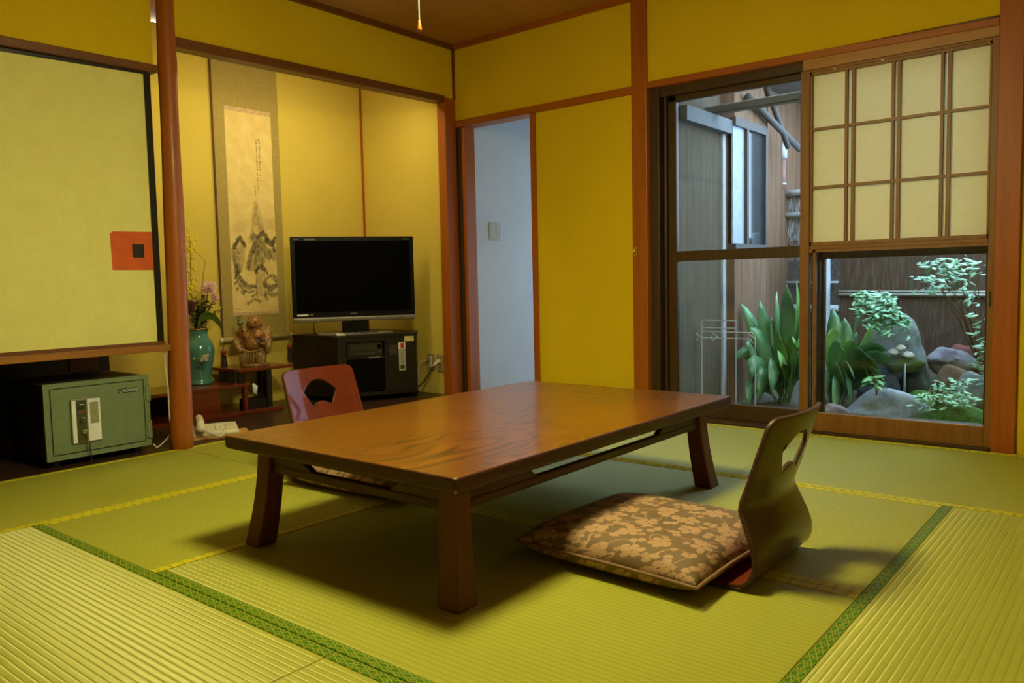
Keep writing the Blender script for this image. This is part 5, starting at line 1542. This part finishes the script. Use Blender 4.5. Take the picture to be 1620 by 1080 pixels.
for k, (dx, dz, r, lab) in enumerate(((-0.035, 0.0, 0.026, 'white pebble left of three on the rock ledge'), (0.003, 0.026, 0.024, 'white pebble on top between its two neighbours'), (0.042, -0.012, 0.026, 'cream pebble right of three on the rock ledge'))):
    rock('white_pebble', (2.447 + dx, 1.035, 0.302 + dz), (r * 1.2, r, r * 0.8), lab, plain('white stone', (0.72, 0.68, 0.62), 0.6), 70 + k, 0.12, 'pebble')
m = MB(); m.tube([(2.478, 1.03, 0.245), (2.478, 1.01, 0.225), (2.478, 1.008, 0.14), (2.478, 1.008, 0.045)], [0.004, 0.006, 0.006, 0.008], 10)
wt = NT('falling water'); wt.set(0.08, spec=0.6); wt.base((0.55, 0.68, 0.85)); wt.b.inputs['Transmission Weight'].default_value = 0.5
tag(m.build('water_stream', wt.m, smooth=True), 'thin stream of falling water between the garden rocks', 'water')
rock('garden_rock', (2.45, 1.10, 0.245), (0.115, 0.10, 0.060), 'small ledge rock carrying the white pebbles', rock_mat('dark mossy ledge', (0.05, 0.055, 0.045), (0.15, 0.16, 0.13), 0.6), 77)

# ---- plants
def leaf_material(name, c1, c2, rough=0.35):
    m = NT(name); m.set(rough, spec=0.5)
    m.base(m.ramp(m.noise(m.coord(), 6, 3), [(0.3, c1), (0.7, c2)]))
    return m.m
asp = leaf_material('dark glossy leaf', (0.06, 0.17, 0.06), (0.16, 0.34, 0.15), 0.27)
asp2 = leaf_material('bright green leaf', (0.11, 0.27, 0.05), (0.20, 0.40, 0.10), 0.3)
def blade(mb, base, tip, width, bend, side=None):
    base, tip = Vector(base), Vector(tip)
    d = tip - base; mid = base + d * 0.5 + Vector(bend)
    P, W_ = [], []
    for k in range(9):
        t = k / 8
        P.append(base * (1 - t) ** 2 + mid * 2 * t * (1 - t) + tip * t * t)
        W_.append(width * (0.10 if t < 0.2 else max(0.02, math.sin(PI * min(1, (t - 0.12) / 0.88)) ** 0.75)))
    side = Vector(side) if side else Vector((d.y, -d.x, 0)).normalized() * 0.55 + Vector((0.25, -0.1, 0.8))
    if side.length < 1e-3: side = Vector((1, 0, 0))
    mb.ribbon(P, W_, side, 0.28)
def aspidistra(cx_, cy_, gz, leaves, lab, bright):
    o = thing('aspidistra', (cx_, cy_, gz), lab, 'plant', 'aspidistra clumps')
    ma, mb_ = MB(), MB()
    for k, (tx, ty, tz, w_, bx_, bz_) in enumerate(leaves):
        base = (cx_ + random.uniform(-0.05, 0.05), cy_ + random.uniform(-0.05, 0.05), gz)
        blade(mb_ if k in bright else ma, base, (tx, ty, tz), w_ * 1.3, (bx_, 0, bz_))
    ma.build('leaves', asp, o, True, smooth=True, solid=0.0012)
    mb_.build('young_leaves', asp2, o, True, smooth=True, solid=0.0012)
    return o
L = [(1.86, 0.85, 0.70, 0.040, 0.02, 0.1), (1.93, 0.82, 0.72, 0.036, 0.03, 0.05), (1.79, 0.88, 0.66, 0.042, 0.0, 0.1), (1.70, 0.85, 0.60, 0.040, -0.04, 0.12), (1.98, 0.85, 0.62, 0.038, 0.06, 0.1),
     (1.60, 0.80, 0.585, 0.036, -0.02, 0.18), (1.66, 0.78, 0.44, 0.040, -0.02, 0.2), (2.02, 0.80, 0.48, 0.042, 0.03, 0.25), (1.95, 0.72, 0.36, 0.040, 0.05, 0.3), (1.60, 0.72, 0.25, 0.038, -0.05, 0.3),
     (1.72, 0.66, 0.14, 0.042, -0.08, 0.35), (1.86, 0.62, 0.07, 0.045, 0.02, 0.42), (1.78, 0.64, 0.02, 0.046, -0.02, 0.36), (2.02, 0.68, 0.18, 0.045, 0.12, 0.35), (1.90, 0.90, 0.55, 0.040, 0.04, 0.1),
     (1.75, 0.90, 0.50, 0.042, -0.03, 0.1), (1.84, 0.78, 0.42, 0.044, 0.0, 0.2), (1.97, 0.78, 0.30, 0.042, 0.08, 0.28), (1.68, 0.70, 0.33, 0.04, -0.06, 0.25), (1.83, 0.95, 0.60, 0.04, 0, 0.1), (1.90, 0.66, 0.22, 0.044, 0.04, 0.34), (1.73, 0.62, -0.03, 0.04, -0.1, 0.3)]
aspidistra(1.84, 0.88, -0.04, L, 'tall aspidistra clump seen through the left glass', (1, 8, 16, 20))
L2 = [(2.10, 0.95, 0.55, 0.040, 0.0, 0.1), (2.22, 0.98, 0.56, 0.045, 0.05, 0.1), (2.32, 0.92, 0.46, 0.040, 0.06, 0.15), (2.40, 0.88, 0.30, 0.042, 0.05, 0.25), (2.46, 0.84, 0.26, 0.045, 0.04, 0.3), (2.30, 0.80, 0.24, 0.048, 0.06, 0.3),
      (2.36, 0.76, 0.15, 0.045, 0.06, 0.32), (2.24, 0.74, 0.12, 0.048, 0.02, 0.32), (2.14, 0.74, 0.06, 0.045, 0.0, 0.34), (2.28, 0.70, 0.02, 0.046, 0.06, 0.36), (2.06, 0.86, 0.42, 0.040, -0.05, 0.15), (2.03, 0.80, 0.30, 0.040, -0.06, 0.2),
      (2.12, 0.92, 0.45, 0.042, -0.02, 0.15), (2.18, 0.82, 0.36, 0.045, 0.0, 0.2), (2.26, 0.86, 0.36, 0.045, 0.03, 0.22), (2.34, 0.82, 0.20, 0.044, 0.05, 0.3), (2.20, 0.68, -0.04, 0.044, 0.04, 0.34), (2.08, 0.72, 0.16, 0.04, -0.04, 0.28), (2.40, 0.78, 0.08, 0.04, 0.08, 0.3), (2.44, 0.80, 0.33, 0.042, 0.03, 0.28), (2.42, 0.74, 0.22, 0.045, 0.04, 0.3), (2.36, 0.70, 0.30, 0.045, 0.02, 0.26), (2.30, 0.68, 0.17, 0.045, 0.03, 0.3), (2.46, 0.72, 0.13, 0.042, 0.05, 0.3), (2.16, 0.96, 0.50, 0.045, 0.02, 0.1), (2.24, 0.92, 0.42, 0.045, 0.04, 0.16)]
aspidistra(2.13, 0.92, -0.03, L2, 'aspidistra clump behind the left part of the shoji glass', (2, 12, 14, 17))
def sprays(name, base, targets, lab, cat, mat, leaflet, n, spread=0.06, group=None, t0=0.55):
    o = thing(name, base, lab, cat, group)
    ms, ml = MB(), MB(); base = Vector(base)
    for tp in targets:
        tp = Vector(tp)
        mid = (base + tp) / 2 + Vector((random.uniform(-.03, .03), random.uniform(-.03, .03), 0.08))
        ms.tube([base, mid, tp], [0.004, 0.003, 0.0015], 6)
        for k in range(n):
            t = random.uniform(t0, 1.03)
            c = base * (1 - t) ** 2 + mid * 2 * t * (1 - t) + tp * t * t + Vector([random.uniform(-spread, spread) for _ in range(3)]) * 0.8
            a = random.random() * 6.28
            d = Vector((math.cos(a), math.sin(a) * 0.7, random.uniform(-0.7, 0.25))).normalized()
            ln = leaflet * random.uniform(0.7, 1.3)
            ml.ribbon([c, c + d * ln * 0.35, c + d * ln * 0.7, c + d * ln], [ln * 0.04, ln * 0.22, ln * 0.17, ln * 0.02], d.cross(Vector((0.1, -0.5, 1))), 0.15)
    ms.build('stem', twig, o, True); ml.build('leaves', mat, o, True, smooth=True, solid=0.0008)
    return o
lm = leaf_material('light green leaflet', (0.16, 0.32, 0.16), (0.30, 0.50, 0.28), 0.4)
lf = leaf_material('fern green', (0.24, 0.50, 0.24), (0.40, 0.68, 0.42), 0.45)
sprays('nandina', (2.79, 1.62, 0.08), [(2.54, 1.15, 0.77), (2.60, 1.10, 0.82), (2.66, 1.1, 0.78), (2.72, 1.15, 0.74), (2.76, 1.1, 0.64), (2.62, 1.05, 0.70), (2.58, 1.2, 0.72), (2.70, 1.1, 0.84), (2.50, 1.15, 0.73), (2.80, 1.2, 0.81)], 'nandina bush with small leaflets hanging before the bark fence', 'plant', lm, 0.055, 15, 0.05, None, 0.86)
sprays('fern', (2.25, 1.22, 0.55), [(2.20, 1.10, 0.60), (2.30, 1.05, 0.56), (2.40, 1.05, 0.55), (2.46, 1.05, 0.46), (2.38, 1.0, 0.42), (2.30, 1.0, 0.44), (2.22, 1.05, 0.52), (2.42, 1.02, 0.50), (2.34, 1.0, 0.50), (2.48, 1.06, 0.42), (2.36, 1.1, 0.60)], 'pale green fern growing over the tall grey rock', 'plant', lf, 0.048, 42, 0.035)
sprays('shrub', (2.93, 0.95, 0.0), [(2.86, 0.80, 0.53), (2.88, 0.80, 0.46), (2.90, 0.82, 0.40), (2.87, 0.8, 0.33), (2.90, 0.8, 0.26), (2.92, 0.8, 0.50)], 'thin light green shrub at the right edge of the glass', 'plant', lm, 0.045, 16, 0.035)
sprays('ground_fern', (2.72, 0.62, 0.08), [(2.70, 0.5, 0.09), (2.78, 0.48, 0.10), (2.85, 0.48, 0.11), (2.90, 0.5, 0.12), (2.64, 0.55, 0.08), (2.88, 0.55, 0.20), (2.80, 0.56, 0.16), (2.74, 0.6, 0.17)], 'small bright fern creeping over the moss mound', 'plant', lf, 0.034, 24, 0.035)
sprays('seedling', (2.42, 0.66, 0.10), [(2.40, 0.60, 0.20), (2.44, 0.60, 0.17), (2.38, 0.60, 0.15)], 'young plant sprouting on the pale front rock', 'plant', asp2, 0.06, 4, 0.015)
